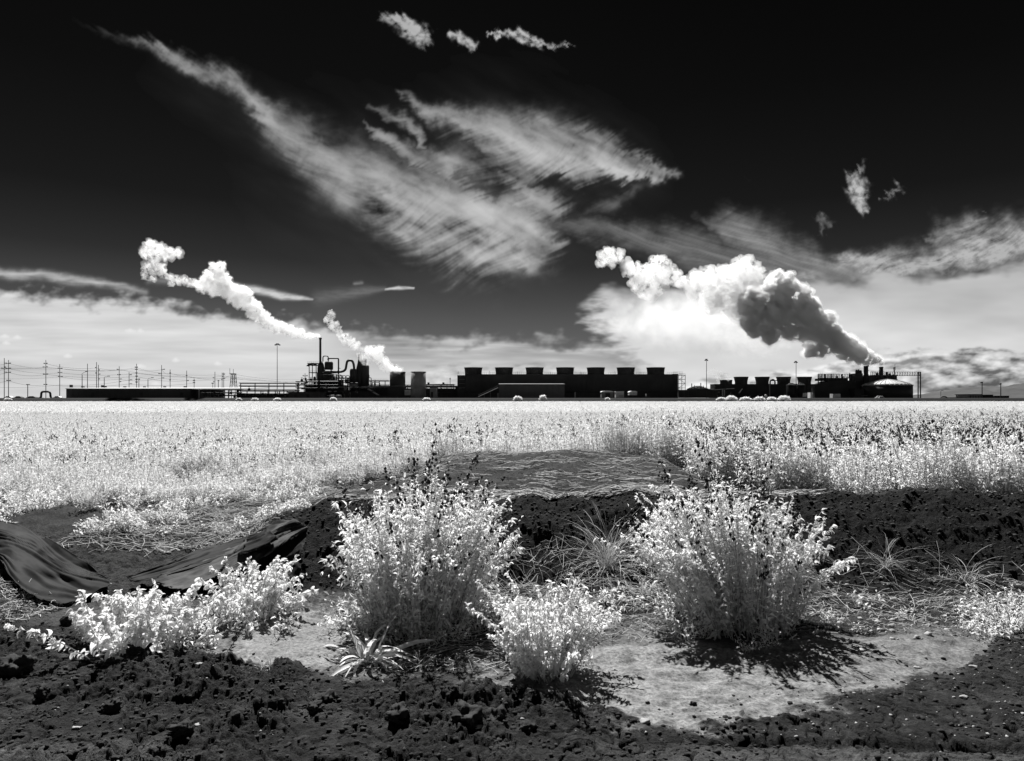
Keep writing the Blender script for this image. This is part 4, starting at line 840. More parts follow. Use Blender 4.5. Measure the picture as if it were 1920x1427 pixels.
def octas(C,r,rs=rng,el=1.5):
    b=np.array([(1,0,0),(-1,0,0),(0,1,0),(0,-1,0),(0,0,el),(0,0,-el)]); t=np.array([(0,2,4),(2,1,4),(1,3,4),(3,0,4),(2,0,5),(1,2,5),(3,1,5),(0,3,5)])
    n=len(C); V=C[:,None,:]+b[None]*np.asarray(r)[:,None,None]*(1+.5*rs.rand(n,6,1)); return V.reshape(-1,3),(t[None]+(np.arange(n)*6)[:,None,None]).reshape(-1,3)
def merge(parts):
    """[(V,F,mat index)] -> V, [F], midx"""
    Vs=[];F3=[];F4=[];m3=[];m4=[];o=0
    for V,Fq,mi in parts:
        if len(V)==0: continue
        Vs.append(V); Fq=Fq+o; o+=len(V)
        if Fq.shape[1]==4: F4.append(Fq); m4+= [mi]*len(Fq)
        else: F3.append(Fq); m3+=[mi]*len(Fq)
    fl=[np.concatenate(x) for x in (F3,F4) if x]; return np.concatenate(Vs),fl,m3+m4
def stems_arr(n,R0,Rt,H,rs,k=7,droop=.12,lean=(0,0),hv=.25):
    """n curved stems; returns (n,k,3) relative to the base centre"""
    a=rs.rand(n)*2*math.pi; q=np.sqrt(rs.rand(n)); b=np.stack([np.cos(a)*q*R0,np.sin(a)*q*R0,np.zeros(n)],1)
    e=np.stack([np.cos(a)*q*Rt+lean[0],np.sin(a)*q*Rt*.9+lean[1],H*(1-hv*rs.rand(n))*np.sqrt(np.maximum(1-.62*q**2,.1))],1)+rs.randn(n,3)*[.11,.10,.07]+(rs.rand(n,1)<.10)*norm(rs.randn(n,3)*[1,1,.3])*.22*[1,1,.5]
    t=np.linspace(0,1,k)[None,:,None]; P=b[:,None]*(1-t)+e[:,None]*t; P[...,2]+= (np.sin(t[...,0]*math.pi)*H*.10); P+=np.cumsum(rs.randn(n,k,3)*.006,1)*[1,1,.3]
    return P
def interp_path(P,i,t):
    k=P.shape[1]; s=t*(k-1); j=np.minimum(s.astype(int),k-2); f=(s-j)[:,None]; return P[i,j]*(1-f)+P[i,j+1]*f, norm(P[i,j+1]-P[i,j])

def bush(name,p,py,R0,Rt,H,nst,nleaf,ll,kind,label,cat='bush',heads=0,seed=1,lean=(0,0),nleafpart=110,tmin=.08,dark_tall=0,lw=.30,droopy=.3,m='leaf'):
    rs=np.random.RandomState(seed); Y=EYE*F/(py-HY); x=(p-CX)*Y/F; z=gz(x,Y)-.015
    root=empty(name,(x,Y,z),label,cat)
    P=stems_arr(nst,R0,Rt,H,rs,lean=lean)
    V,Q=ribbons(P,np.linspace(.0045,.0015,P.shape[1])[None].repeat(nst,0),rs)
    thick=6
    tag(link('stems',np_mesh('stems',V,Q,M['stem'],smooth=True),root),None,kind='stuff')
    i=rs.randint(0,nst,nleaf); t=tmin+(1-tmin)*rs.rand(nleaf)**.8
    C,D=interp_path(P,i,t); out=C*[1,1,0]; out=norm(out+1e-6)
    d=D*.4+norm(rs.randn(nleaf,3))*.8+out*.35+np.array([0,0,-droopy]); 
    L=ll*(.3+1.25*rs.rand(nleaf)**1.6)*(1-.3*t); Wd=L*lw*(.8+.5*rs.rand(nleaf))
    # the outermost and largest leaves are parts of their own
    score=np.linalg.norm(C*[1/Rt,1/Rt,.7/H],axis=1)+.9*L/ll-(C[:,1]>.1)*.6
    o=np.argsort(-score); big=o[:nleafpart]; rest=o[nleafpart:]
    V,Q=leaves(C[rest],d[rest],L[rest],Wd[rest],kind,rs,curl=.6+.9*rs.rand(len(rest)))
    parts=[(V,Q,0)]
    me=np_mesh('foliage',*merge(parts)[:2],[M[m]],smooth=False); tag(link('foliage',me,root),None,kind='stuff')
    vt,ft=TPL[kind]
    protos=[]
    for q in range(5):
        vv=vt.copy()*[1,lw*(.8+.12*q),.6+.22*q]; vv[:,2]*=1; protos.append(np_mesh('leaf',vv,ft,M[m]))
    for b_ in big:
        l_=link('leaf',protos[rs.randint(5)],root); dd=Vector(d[b_]).normalized(); q=dd.to_track_quat('X','Z').to_matrix().to_4x4()
        l_.matrix_local=Matrix.Translation(C[b_])@q@Matrix.Rotation(rs.randn()*1.2,4,'X')@Matrix.Scale(L[b_]*1.12,4)
    if heads:
        # thin dark stalks with dry seed heads standing out of the top
        n=heads; S=stems_arr(n,R0*.8,Rt*1.05,H*1.28,rs,lean=(lean[0]*1.4,lean[1]*1.2),hv=.45); V,Q=ribbons(S,np.full(n,.0014),rs)
        tag(link('seed_stalks',np_mesh('seed_stalks',V,Q,M['dstem']),root),None,kind='stuff')
        ii=rs.randint(0,n,n*9); tt=1-.38*rs.rand(n*9)**1.4; Cc,_=interp_path(S,ii,tt); Cc=Cc+rs.randn(n*9,3)*[.014,.014,.01]
        V,Q=octas(Cc,.0045+.006*rs.rand(n*9),rs); tag(link('seed_heads',np_mesh('seed_heads',V,Q,M['seed']),root),None,kind='stuff')
        fl=rs.randint(0,n,n*10); ft_=.3+.7*rs.rand(n*10); Cc,_=interp_path(S,fl,ft_); V,Q=leaves(Cc+rs.randn(len(Cc),3)*.006,norm(rs.randn(len(Cc),3)),.018+.03*rs.rand(len(Cc)),.006+.008*rs.rand(len(Cc)),'tiny',rs)
        tag(link('upper_leaves',np_mesh('upper_leaves',V,Q,M[m]),root),None,kind='stuff')
    return root
bush('tall_bush',785,1165,.34,.66,1.10,300,25000,.048,'lance','tall pale leafy bush left of the dry grass tuft, seed heads on top',heads=85,seed=11,lean=(.05,.10),nleafpart=150,tmin=.04)
bush('tall_bush',1385,1170,.34,.66,1.06,300,25000,.048,'lance','tall pale leafy bush right of the dry grass tuft, leaning left',heads=95,seed=12,lean=(-.10,.12),nleafpart=150,tmin=.04)
bush('round_bush',1020,1262,.16,.36,.50,120,8500,.036,'broad','smaller round white bush on the silt edge between the two tall bushes',seed=13,lean=(0,.05),nleafpart=120,lw=.42)
bush('leafy_weed',255,1218,.28,.38,.38,60,3600,.046,'broad','low wide weed with broad crinkled white leaves in front of the left torn sheet',seed=14,lean=(0,.08),nleafpart=150,lw=.5)
bush('leafy_weed',470,1165,.18,.30,.38,60,3200,.042,'broad','low leafy weed in front of the middle torn sheet, beside the pale sandy patch',seed=15,lean=(.02,.06),nleafpart=120,lw=.45)
bush('small_weed',1895,1175,.10,.20,.20,40,900,.03,'broad','small dull weed at the right edge where dark soil meets the silt',seed=16,nleafpart=30)
bush('pale_shrub',1003,888,.15,.38,.50,40,2600,.06,'lance','pale shrub alone on the far rim of the straw mound',seed=17,nleafpart=20)
# ---- broad bladed tuft (every blade a part)
def blade_tuft(name,p,py,n,L0,W0,label,cat,m,spread=1.0,seed=1,parts=True,segs=7,rise=.75):
    rs=np.random.RandomState(seed); Y=EYE*F/(py-HY); x=(p-CX)*Y/F; z=gz(x,Y)-.01; root=empty(name,(x,Y,z),label,cat); acc=[]
    for i in range(n):
        a=rs.rand()*2*math.pi; L=L0*(.45+.75*rs.rand()); e=rise*(.25+.9*rs.rand()); kink=rs.rand()<.25
        pts=[np.array([rs.randn()*.02,rs.randn()*.02,0.])]; th=e
        for s in range(segs):
            th-= (.10+.22*rs.rand())*(1.8 if kink and s==segs//2 else .8); st=L/segs
            pts.append(pts[-1]+np.array([math.cos(a)*math.cos(th)*spread,math.sin(a)*math.cos(th)*spread,math.sin(th)])*st); pts[-1][2]=max(pts[-1][2],.006)
            a+=rs.randn()*.12
        pts=np.array(pts); d=norm(np.gradient(pts,axis=0)); sd_=norm(np.cross(d,[0,0,1.]))
        w_=W0*(.6+.6*rs.rand())*np.interp(np.linspace(0,1,segs+1),[0,.3,.8,1],[.6,1,.7,.03])[:,None]; tw=rs.randn()*.5
        nn=np.cross(sd_,d); sd_=sd_*math.cos(tw)+nn*math.sin(tw); nn=np.cross(sd_,d)
        V=np.concatenate([pts-sd_*w_/2+nn*w_*.18,pts,pts+sd_*w_/2+nn*w_*.18]); k=segs+1; Q=[]
        for s in range(segs): Q+=[(s,s+1,k+s+1,k+s),(k+s,k+s+1,2*k+s+1,2*k+s)]
        if parts: link('blade',np_mesh('blade',V,np.array(Q),M[m],smooth=True),root)
        else: acc.append((V,np.array(Q),0))
    if acc: tag(link('blades',np_mesh('blades',*merge(acc)[:2],[M[m]]),root),None,kind='stuff')
    return root
blade_tuft('blade_tuft',690,1238,46,.36,.030,'clump of bent broad white blades on the sand left of the round bush','plant','blade',seed=21,rise=1.25)
blade_tuft('dry_grass_tuft',1140,1085,230,.62,.0045,'wispy dry grass tuft fanning out between the two tall bushes','grass tuft','straw',seed=22,parts=False,rise=1.5)
blade_tuft('dry_grass_tuft',1660,1095,40,.40,.004,'sparse dry grass stalks at the foot of the bank right of the right tall bush','grass tuft','straw',seed=23,parts=False,rise=1.6)
blade_tuft('dry_grass_tuft',1812,1100,36,.45,.004,'sparse bent grass stalks near the right edge below the bank','grass tuft','straw',seed=24,parts=False,rise=1.5)
blade_tuft('dry_grass_tuft',505,1262,30,.09,.004,'short stubble at the lower edge of the sandy patch','grass tuft','straw',seed=25,parts=False,rise=1.6)
blade_tuft('dry_grass_tuft',790,1252,60,.16,.004,'flattened dry grass right of the broad blades','grass tuft','straw',seed=26,parts=False,rise=1.2)
blade_tuft('grey_grass_tuft',425,1035,120,.26,.004,'grey bristly grass tuft behind the middle torn sheet','grass tuft','straw',seed=27,parts=False,rise=1.6)
blade_tuft('wilted_weed',45,1140,26,.22,.006,'wilted weed with hooked dark stems by the left torn sheet','plant','dstem',seed=28,parts=False,rise=1.8)

# ---- torn black sheets
def spl(P,n):
    P=np.array(P,float); k=len(P); t=np.linspace(0,k-1,n); j=np.minimum(t.astype(int),k-2); f=(t-j)[:,None]
    p0=P[np.maximum(j-1,0)]; p1=P[j]; p2=P[j+1]; p3=P[np.minimum(j+2,k-1)]
    return .5*((2*p1)+(-p0+p2)*f+(2*p0-5*p1+4*p2-p3)*f*f+(-p0+3*p1-3*p2+p3)*f**3)
def sheet(rows,label,seed,nu=90,nv=70,amp=.022,mt='tarp',fold=5,name='torn_sheet'):
    G=np.array([spl(r,nu) for r in rows]); G=np.array([spl(G[:,i],nv) for i in range(nu)]).transpose(1,0,2)
    py,Yd=G[...,1],G[...,2]; X0=(G[...,0]-CX)/F; g0=height(X0*Yd,Yd)+.03
    Yd=np.minimum(Yd,(EYE-.03-np.maximum(g0,-.02))*F/(py-HY)); V=np.stack([X0*Yd,Yd,EYE-(py-HY)*Yd/F],-1)
    u,v=np.meshgrid(np.linspace(0,1,nu),np.linspace(0,1,nv)); N=Noise(seed); v0=v; v=v+.22*N.n2(u*1.7+3,v*2.2)+.06*N.n2(u*5,v*6)
    tri=lambda q:np.abs(q-np.floor(q)-.5)*2; wob=.55*N.n2(u*1.3,v*1.5+4); f=.7*N.fbm(u*1.2+.5*v,v*fold,2,.5)+1.5*(tri(v*(fold*.62)+wob+.35*u)-.5)*(.5+.8*u)+.8*(tri(v*fold*1.9-wob*2+.9*u+3*N.n2(u*.8,v*2))-.5)+.5*(.3-np.abs(N.n2(u*4,v*fold*2)))+.12*N.fbm(u*12,v*22,3)
    ex=norm(np.gradient(V,axis=1)); ey=norm(np.gradient(V,axis=0)); nn=norm(np.cross(ex,ey)); nn*=np.sign(nn[...,2:3]+1e-6)
    V=V+nn*(f*amp*.6)[...,None]
    I=np.arange(nu*nv).reshape(nv,nu); Q=np.stack([I[:-1,:-1],I[:-1,1:],I[1:,1:],I[1:,:-1]],-1)
    ed=N.fbm(u*9,v*9,3)
    v=v0
    keep=~(((v<.035)|(v>.965)|(u<.02)|(u>.98))&(ed>.12))[:-1,:-1]
    o=link(name,np_mesh(name,V.reshape(-1,3),Q[keep].reshape(-1,4),M[mt],smooth=False)); s=o.modifiers.new('thick','SOLIDIFY'); s.thickness=.003
    return tag(o,label,'sheet')
sheet([[(-80,985,7.0),(0,975,6.9),(60,992,6.8),(135,1038,6.5),(205,1086,6.1)],[(-80,1010,6.7),(0,998,6.6),(60,1025,6.45),(130,1070,6.2),(205,1100,5.9)],[(-80,1045,6.4),(0,1028,6.35),(40,1055,6.1),(100,1098,5.8),(160,1116,5.6)],[(-80,1060,6.2),(-10,1046,6.2),(20,1080,5.9),(60,1118,5.6),(112,1134,5.35)]],'torn black sheet draped in long folds at the left edge',31,amp=.03,fold=4)
sheet([[(238,1082,6.3),(310,1056,6.5),(390,1025,6.7),(470,1003,6.8),(500,990,6.8)],[(246,1092,6.0),(318,1078,6.2),(400,1052,6.4),(480,1030,6.5),(520,1008,6.6)]],'narrow black strip of sheet lying behind the larger middle one',33,nv=40,amp=.02,name='torn_sheet')
sheet([[(300,1078,6.3),(400,1040,6.5),(470,1006,6.7),(510,982,6.8),(548,972,6.8)],[(290,1094,6.0),(400,1060,6.2),(480,1024,6.4),(525,1000,6.5),(574,986,6.5)],[(340,1108,5.8),(420,1078,6.0),(490,1048,6.2),(535,1015,6.4),(577,990,6.5)]],'large torn sheet rising to a frayed corner left of the tall bush',35,nv=70,amp=.018,mt='tarppale',fold=7)
sheet([[(460,1062,6.15),(500,1040,6.2),(540,1014,6.35),(577,991,6.45)],[(470,1080,5.95),(510,1066,6.0),(545,1050,6.1),(566,1040,6.2)],[(482,1092,5.8),(512,1090,5.8),(540,1086,5.85),(568,1078,5.95)]],'black hanging fold below the frayed corner of the large torn sheet',37,nu=70,nv=50,amp=.02,fold=3)

# ---- the crop field: one mass of countless plants, instanced clumps on scattered points
def clump(seed,R0,H,nst,nl,ll,nh,headr,hh=1.15,hv=.3):
    rs=np.random.RandomState(seed); a=rs.rand(nst)*2*math.pi; q=np.sqrt(rs.rand(nst))*R0; b=np.stack([np.cos(a)*q,np.sin(a)*q,np.zeros(nst)],1)
    e=b+rs.randn(nst,3)*[.07,.07,0]; e[:,2]=H*(1-hv*rs.rand(nst)); t=np.linspace(0,1,4)[None,:,None]; P=b[:,None]*(1-t)+e[:,None]*t+rs.randn(nst,4,3)*[.012,.012,0]; P[:,0,2]=-.1
    sv=ribbons(P,np.full(nst,.0022 if R0<.5 else .004),rs)
    i=rs.randint(0,nst,nl); tt=.12+.88*rs.rand(nl)**.75; C,D=interp_path(P,i,tt); C=C+rs.randn(nl,3)*.02
    lv=leaves(C,D*.3+norm(rs.randn(nl,3))+[0,0,.1],ll*(.5+rs.rand(nl)),ll*(.5+rs.rand(nl))*.36,'tiny',rs)
    parts=[(sv[0],sv[1],1),(lv[0],lv[1],0)]
    if nh:
        j=rs.randint(0,nst,max(nh//5,1)); top=P[j,-1]; tip=top+np.stack([rs.randn(len(j))*.05,rs.randn(len(j))*.05,H*(hh-1)*(.4+rs.rand(len(j)))],1)
        S=np.stack([top*(1-s)+tip*s for s in (0,.5,1)],1); st=ribbons(S,np.full(len(j),.0015),rs); parts.append((st[0],st[1],3))
        k=rs.randint(0,len(j),nh); C,_=interp_path(S,k,rs.rand(nh)); oc=octas(C+rs.randn(nh,3)*.016,headr*(.5+rs.rand(nh)),rs); parts.append((oc[0],oc[1],2))
    V,Fl,mi=merge(parts); return np_mesh('crop_clump',V,Fl,[M['crop'],M['stem'],M['seed'],M['dstem']],midx=mi)
def scatter(name,pts,scl,rot,idx,protos,label):
    col=bpy.data.collections.new(name+'_kinds')
    for i,me in enumerate(protos): col.objects.link(bpy.data.objects.new('%s_%c'%(name,97+i),me))
    me=bpy.data.meshes.new(name); me.vertices.add(len(pts)); me.vertices.foreach_set('co',np.asarray(pts,dtype=np.float32).ravel())
    for k,a,ty in (('scl',scl,'FLOAT'),('rot',rot,'FLOAT'),('idx',idx,'INT')):
        at_=me.attributes.new(k,ty,'POINT'); at_.data.foreach_set('value',np.asarray(a,dtype=np.int32 if ty=='INT' else np.float32))
    o=link(name,me); g=bpy.data.node_groups.new(name,'GeometryNodeTree'); g.interface.new_socket('Geometry',in_out='INPUT',socket_type='NodeSocketGeometry'); g.interface.new_socket('Geometry',in_out='OUTPUT',socket_type='NodeSocketGeometry')
    n=g.nodes.new; l=g.links.new; gi=n('NodeGroupInput'); go=n('NodeGroupOutput'); mp=n('GeometryNodeMeshToPoints'); ip=n('GeometryNodeInstanceOnPoints'); ci=n('GeometryNodeCollectionInfo')
    ci.inputs[0].default_value=col; ci.inputs['Separate Children'].default_value=True; ci.inputs['Reset Children'].default_value=True
    def na(nm,ty): x=n('GeometryNodeInputNamedAttribute'); x.data_type=ty; x.inputs[0].default_value=nm; return [s for s in x.outputs if s.enabled and s.name=='Attribute'][0]
    cx=n('ShaderNodeCombineXYZ'); l(na('rot','FLOAT'),cx.inputs[2])
    l(gi.outputs[0],mp.inputs[0]); l(mp.outputs[0],ip.inputs['Points']); l(ci.outputs[0],ip.inputs['Instance']); ip.inputs['Pick Instance'].default_value=True
    l(na('idx','INT'),ip.inputs['Instance Index']); l(cx.outputs[0],ip.inputs['Rotation']); l(na('scl','FLOAT'),ip.inputs['Scale']); l(ip.outputs[0],go.inputs[0])
    o.modifiers.new('scatter','NODES').node_group=g
    return tag(o,label,kind='stuff')
def field():
    rs=np.random.RandomState(5); N=Noise(9)
    near=[clump(40+i,.20,.62,14,300,.034,6,.0075) for i in range(4)]+[clump(50+i,.20,.40,12,240,.036,0,.01) for i in range(2)]+[clump(60+i,.9,.64,60,900,.075,2,.015) for i in range(4)]+[clump(80+i,.22,.60,16,340,.034,0,0,hv=.5) for i in range(3)]
    P=[];
    # near field: plants one by one
    n=72000; Y=7.0*(75/7.)**(rs.rand(n)); x=(rs.rand(n)*2-1)*(.80*Y+1.0); p=CX+F*x/Y
    edge=np.interp(p,[-300,0,150,300,450,600,700,820,920,1000,1080,1250,1350,1450,1700,2200],[8.0,7.9,8.4,9.2,9.6,9.5,9.9,11.6,13.6,14.6,13.4,10.6,9.0,8.6,8.5,8.5])+1.3*N.fbm(x*.7,Y*.7,3)
    dens=np.clip(1.15*(12/Y)**.45,0,1)*(Y>edge)*np.clip(sm(0,2.6,Y-edge)*.9+.35,0,1)
    dens=np.where((p<820),dens*np.clip(sm(0,4.5,Y-edge)+.10+.9*np.clip(N.fbm(x*.9,Y*1.6,3),-.1,1),0,1),dens)
    k=rs.rand(n)<dens; x,Y,p,e=x[k],Y[k],p[k],edge[k]
    young=(p<820)*sm(4.5,0,Y-e); idx=np.where(rs.rand(len(x))<young*.95,4+rs.randint(0,2,len(x)),rs.randint(0,4,len(x))); pl=(idx<4)&(rs.rand(len(x))>np.clip(np.interp(p,[0,900,1300,1900],[.05,.08,.30,.45])*sm(78,14,Y)+.02,0,1)); idx=np.where(pl,10+rs.randint(0,3,len(x)),idx); s=(.75+.5*rs.rand(len(x)))*(1-.35*young)*np.interp(p,[0,900,1400,2000],[.9,1.0,1.15,1.2])
    P.append((x,Y,s,idx))
    # far field: wide tangles of plants
    n=44000; Y=52*(284/52.)**(rs.rand(n)); x=(rs.rand(n)*2-1)*(.82*Y+3); k=rs.rand(n)<np.clip((60/Y)**.3,0,1)
    P.append((x[k],Y[k],(.9+.25*rs.rand(n))[k],(6+rs.randint(0,4,n))[k]))
    # beyond the frame on both sides
    n=5000; sg=np.where(rs.rand(n)<.5,-1,1); Y=9*(280/9.)**(rs.rand(n)); x=sg*(.82*Y+2+rs.rand(n)*Y*.8); P.append((x,Y,np.full(n,1.),(6+rs.randint(0,4,n))))
    x,Y,s,idx=[np.concatenate([q[i] for q in P]) for i in range(4)]
    z=height(x,Y); print('crop points',len(x))
    scatter('crop_field',np.stack([x,Y,z],1),s,rs.rand(len(x))*6.28,idx,near,'bright pale crop field with dark seed heads reaching to the plant')
field()
def weeds():
    rs=np.random.RandomState(15); N=Noise(33)
    kinds=[clump(120+i,.07,.10,7,60,.028,0,0) for i in range(3)]+[clump(130+i,.10,.16,9,90,.034,0,0) for i in range(3)]
    n=5000; x=-6.2+12*rs.rand(n); y=4.1+6.6*rs.rand(n); p=CX+F*x/y; py=HY+EYE*F/y
    d=np.zeros(n)
    d=np.maximum(d,.7*((p<600)&(y>6.9))*sm(.08,.45,N.fbm(x*1.1,y*1.5,3)))             # thinning field edge on the left
    d=np.maximum(d,.30*((p>-100)&(p<560)&(y>4.6)&(y<6.2))*sm(.0,.4,N.fbm(x*1.6+5,y*2,3)))
    for bp,by,r in ((785,1165,.62),(1385,1170,.62),(1020,1262,.38),(265,1215,.5),(462,1168,.4)):
        Y=EYE*F/(by-HY); X=(bp-CX)*Y/F; q=np.hypot(x-X,(y-Y-.05)*1.3)/r; d=np.maximum(d,.55*np.exp(-((q-.85)/.25)**2))
    d=np.maximum(d,.035*((p>1080)&(y>4.7)&(y<6.1))); d=d*~((p<240)&(y<7.0)); d=np.maximum(d,.5*((p>1780)&(y>4.6)&(y<5.4)))
    d*=(dark_line(x,y)<-.06); k=rs.rand(n)<d; x,y,p=x[k],y[k],p[k]
    idx=np.where((y>6.9)&(rs.rand(len(x))<.6),3+rs.randint(0,3,len(x)),rs.randint(0,3,len(x)))
    scatter('ground_weeds',np.stack([x,y,ground_z(x,y)],1),.6+.8*rs.rand(len(x)),rs.rand(len(x))*6.28,idx,kinds,'small pale weeds scattered over the ground round the bushes and along the field edge')
weeds()
# ---- tall stalks that stand out of the crop: plants of their own
def stalk_mesh(seed):
    rs=np.random.RandomState(seed); n=5; P=[];H=1.0
    b=np.zeros((n,3)); e=np.stack([rs.randn(n)*.14,rs.randn(n)*.14,H*(.7+.3*rs.rand(n))],1); t=np.linspace(0,1,6)[None,:,None]; P=b[:,None]*(1-t)+e[:,None]*t*[1,1,1]; P[...,:2]+=(t**2*rs.randn(n,1,2)*.07); P[:,0,2]=-.1
    sv=ribbons(P,np.linspace(.004,.0015,6)[None].repeat(n,0),rs); nh=60; i=rs.randint(0,n,nh); tt=.62+.38*rs.rand(nh); C,_=interp_path(P,i,tt); oc=octas(C+rs.randn(nh,3)*.022,.006+.008*rs.rand(nh),rs)
    nl=120; i=rs.randint(0,n,nl); C,D=interp_path(P,i,.1+.75*rs.rand(nl)); lv=leaves(C+rs.randn(nl,3)*.012,D*.4+norm(rs.randn(nl,3)),.05+.05*rs.rand(nl),.015+.015*rs.rand(nl),'tiny',rs)
    return (np_mesh('stems',sv[0],sv[1],M['dstem']),np_mesh('seed_heads',oc[0],oc[1],M['seed']),np_mesh('foliage',lv[0],lv[1],M['crop']))
SM=[stalk_mesh(70+i) for i in range(6)]
def stalks():
    rs=np.random.RandomState(8)
    spots=[(p,8.6+rs.rand()*1.6,.72+.25*rs.rand()) for p in np.linspace(1440,1960,30)+rs.randn(30)*6]+[(1765,8.6,1.12),(1760,9.2,1.0),(1815,9.0,.95),(1850,9.0,.95),(1640,8.8,.92),(1545,9,.9),(1210,15,.9),(1245,15.5,1.0),(1195,15.5,.85),(1232,14.8,.8)]
    spots+=[(p,8.6+rs.rand()*2,.62+.2*rs.rand()) for p in np.linspace(1300,1450,8)]+[(p,12+rs.rand()*2,.8+.2*rs.rand()) for p in (600,640,690,735,860,905)]+[(p,10.8+rs.rand()*1.6,.5+.2*rs.rand()) for p in np.linspace(40,560,14)]
    for i,(p,Y,h) in enumerate(spots):
        x=(p-CX)*Y/F; z=height(np.array([x]),np.array([Y]))[0]
        if p>1430: g,lab='dry stalks standing above the right bank','dry seed stalk standing in the pale crop behind the right bank'
        elif p>1180: g,lab='dry stalks right of the mound','dry seed stalk beyond the right end of the straw mound'
        elif p>580: g,lab='dry stalks left of the mound','dry seed stalk among the plants left of the straw mound'
        else: g,lab='short dry stalks at the left field edge','short dry seed stalk at the thin left edge of the field'
        if (p,Y)==(1765,8.6): g,lab=None,'tallest dry seed stalk, rising well above all others on the right'
        r=empty('seed_stalk_plant',(x,Y,z),lab,'plant',g); r.rotation_euler=(0,0,rs.rand()*6.28); r.scale=(h,h,h)
        for nm,me in zip(('stems','seed_heads','foliage'),SM[i%6]): link(nm,me,r)['kind']='stuff'
stalks()
# ---- white scrub on the dyke
def shrub(p,Y,wpx,hpx,base,lab,seed):
    rs=np.random.RandomState(seed); k=Y/F; x=(p-CX)*k; z=float(height(np.array([x]),np.array([Y]))[0]); w_,h=wpx*k/2*.85,hpx*k*.75
    root=empty('dyke_shrub',(x,Y,z),lab,'shrub','white shrubs along the dyke'); n=700; a=rs.rand(n)*6.28; q=rs.rand(n)**.5; el=rs.rand(n)
    C=np.stack([np.cos(a)*q*w_*np.sqrt(1-el**2*.8),np.sin(a)*q*w_*.6,el*h*(.75+.25*rs.rand(n))],1); V,Q=leaves(C,norm(rs.randn(n,3))+[0,0,.4],.35+.4*rs.rand(n),.2+.2*rs.rand(n),'tiny',rs)
    link('foliage',np_mesh('foliage',V,Q,M['shrubleaf']),root)['kind']='stuff'
    S=stems_arr(14,w_*.2,w_*.8,h*.8,rs,k=4); V,Q=ribbons(S,np.full(14,.04),rs); link('stems',np_mesh('stems',V,Q,M['dstem']),root)['kind']='stuff'
sh=[(971,20,9.5,'rounded white shrub on the dyke before the left part of the front building'),(1018,17,12,'taller spiky white shrub on the dyke before the front building'),(1139,9,5,'tiny white shrub on the dyke below the grey hut'),(625,14,6,'small white shrub at the foot of the bullet tank'),(478,14,4,'low white shrub below the upper pipe rack, left one'),(520,16,4,'low white shrub below the tall floodlight mast'),(800,16,5,'low white shrub below the grey storage tank'),(1352,20,6,'white shrub at the left end of the white hedge on the dyke'),(1371,26,11,'big rounded white shrub, left part of the white hedge on the dyke'),(1398,26,7,'flat white shrub in the hedge on the dyke'),(1424,24,8,'white shrub in the middle of the hedge on the dyke'),(1447,22,7,'white shrub right of the middle of the hedge on the dyke'),(1470,28,11,'tallest right-hand white shrub of the hedge on the dyke'),(448,10,4,'tiny white shrub at the foot of the shed end'),(15,14,4,'white scrub at the far left end of the dyke')]
for i,(p,w_,h,lab) in enumerate(sh): shrub(p,288.5,w_,h,750,lab,90+i)

# ---- dry straw, clods, pebbles and twigs on the ground
def straw():
    rs=np.random.RandomState(4); N=Noise(14); parts=[]
    def put(n,fx,L,wd,tilt,aniso,keep=None,mi=0):
        x,Y=fx(n)
        if keep is not None: k=keep(x,Y); x,Y=x[k],Y[k]
        n=len(x); a=rs.randn(n)*aniso+ (rs.rand(n)<.5)*math.pi; L_=L*(.3+rs.rand(n)); k=4; t=np.linspace(-.5,.5,k)[None]
        X=x[:,None]+np.cos(a)[:,None]*L_[:,None]*t; Yy=Y[:,None]+np.sin(a)[:,None]*L_[:,None]*t+ (rs.randn(n)*.1)[:,None]*L_[:,None]*t**2*4
        Z=ground_z(X.ravel(),Yy.ravel()).reshape(X.shape)+.004+(rs.rand(n)**2*.03)[:,None]+np.abs(rs.randn(n)*tilt)[:,None]*(t+.5)*L_[:,None]
        V,Q=ribbons(np.stack([X,Yy,Z],-1),np.full(n,wd)*(.6+.8*rs.rand(n)),rs); parts.append((V,Q,mi))
    U=lambda a,b,c,d:(lambda n:(a+(b-a)*rs.rand(n),c+(d-c)*rs.rand(n)))
    put(4600,U(-2.6,3.4,7.1,14.5),.28,.0032,.05,.10,lambda x,Y:(N.fbm(x*.6,Y*2.6,3)-.12>0)|(rs.rand(len(x))<.15))       # flattened mat on the mound
    put(1200,U(-2.0,3.2,7.0,7.5),.25,.004,.04,.10)
    put(3300,U(.9,5.0,4.6,6.0),.07,.0020,.06,.9,lambda x,Y:(dark_line(x,Y)<-.45)&(N.fbm(x*1.5,Y*2,3)>-.25))
    put(320,U(1.6,5.0,5.0,6.1),.30,.0018,.18,.8,lambda x,Y:dark_line(x,Y)<-.5)
    put(2600,U(-4.5,-2.4,6.6,10.5),.22,.003,.12,.7)
    put(1500,U(-5.5,-3.4,4.7,5.8),.12,.0025,.1,.9,lambda x,Y:dark_line(x,Y)<-.1)
    put(1800,U(-1.1,1.2,3.95,5.2),.10,.0018,.12,.9,lambda x,Y:(dark_line(x,Y)<-.12)&((Y>4.5)|(x<.0)))
    put(900,U(-.2,1.6,5.2,6.3),.18,.0018,.2,1.2)
    V,Fl,mi=merge(parts); tag(link('straw',np_mesh('straw',V,Fl,[M['straw']])),'dry straw and broken stems strewn over the mound and the ground below the bank',kind='stuff')
straw()
ICO=None
def ico(sub):
    b=bmesh.new(); bmesh.ops.create_icosphere(b,subdivisions=sub,radius=1); b.verts.ensure_lookup_table(); v=np.array([q.co[:] for q in b.verts]); f=np.array([[q.index for q in t.verts] for t in b.faces]); b.free(); return v,f
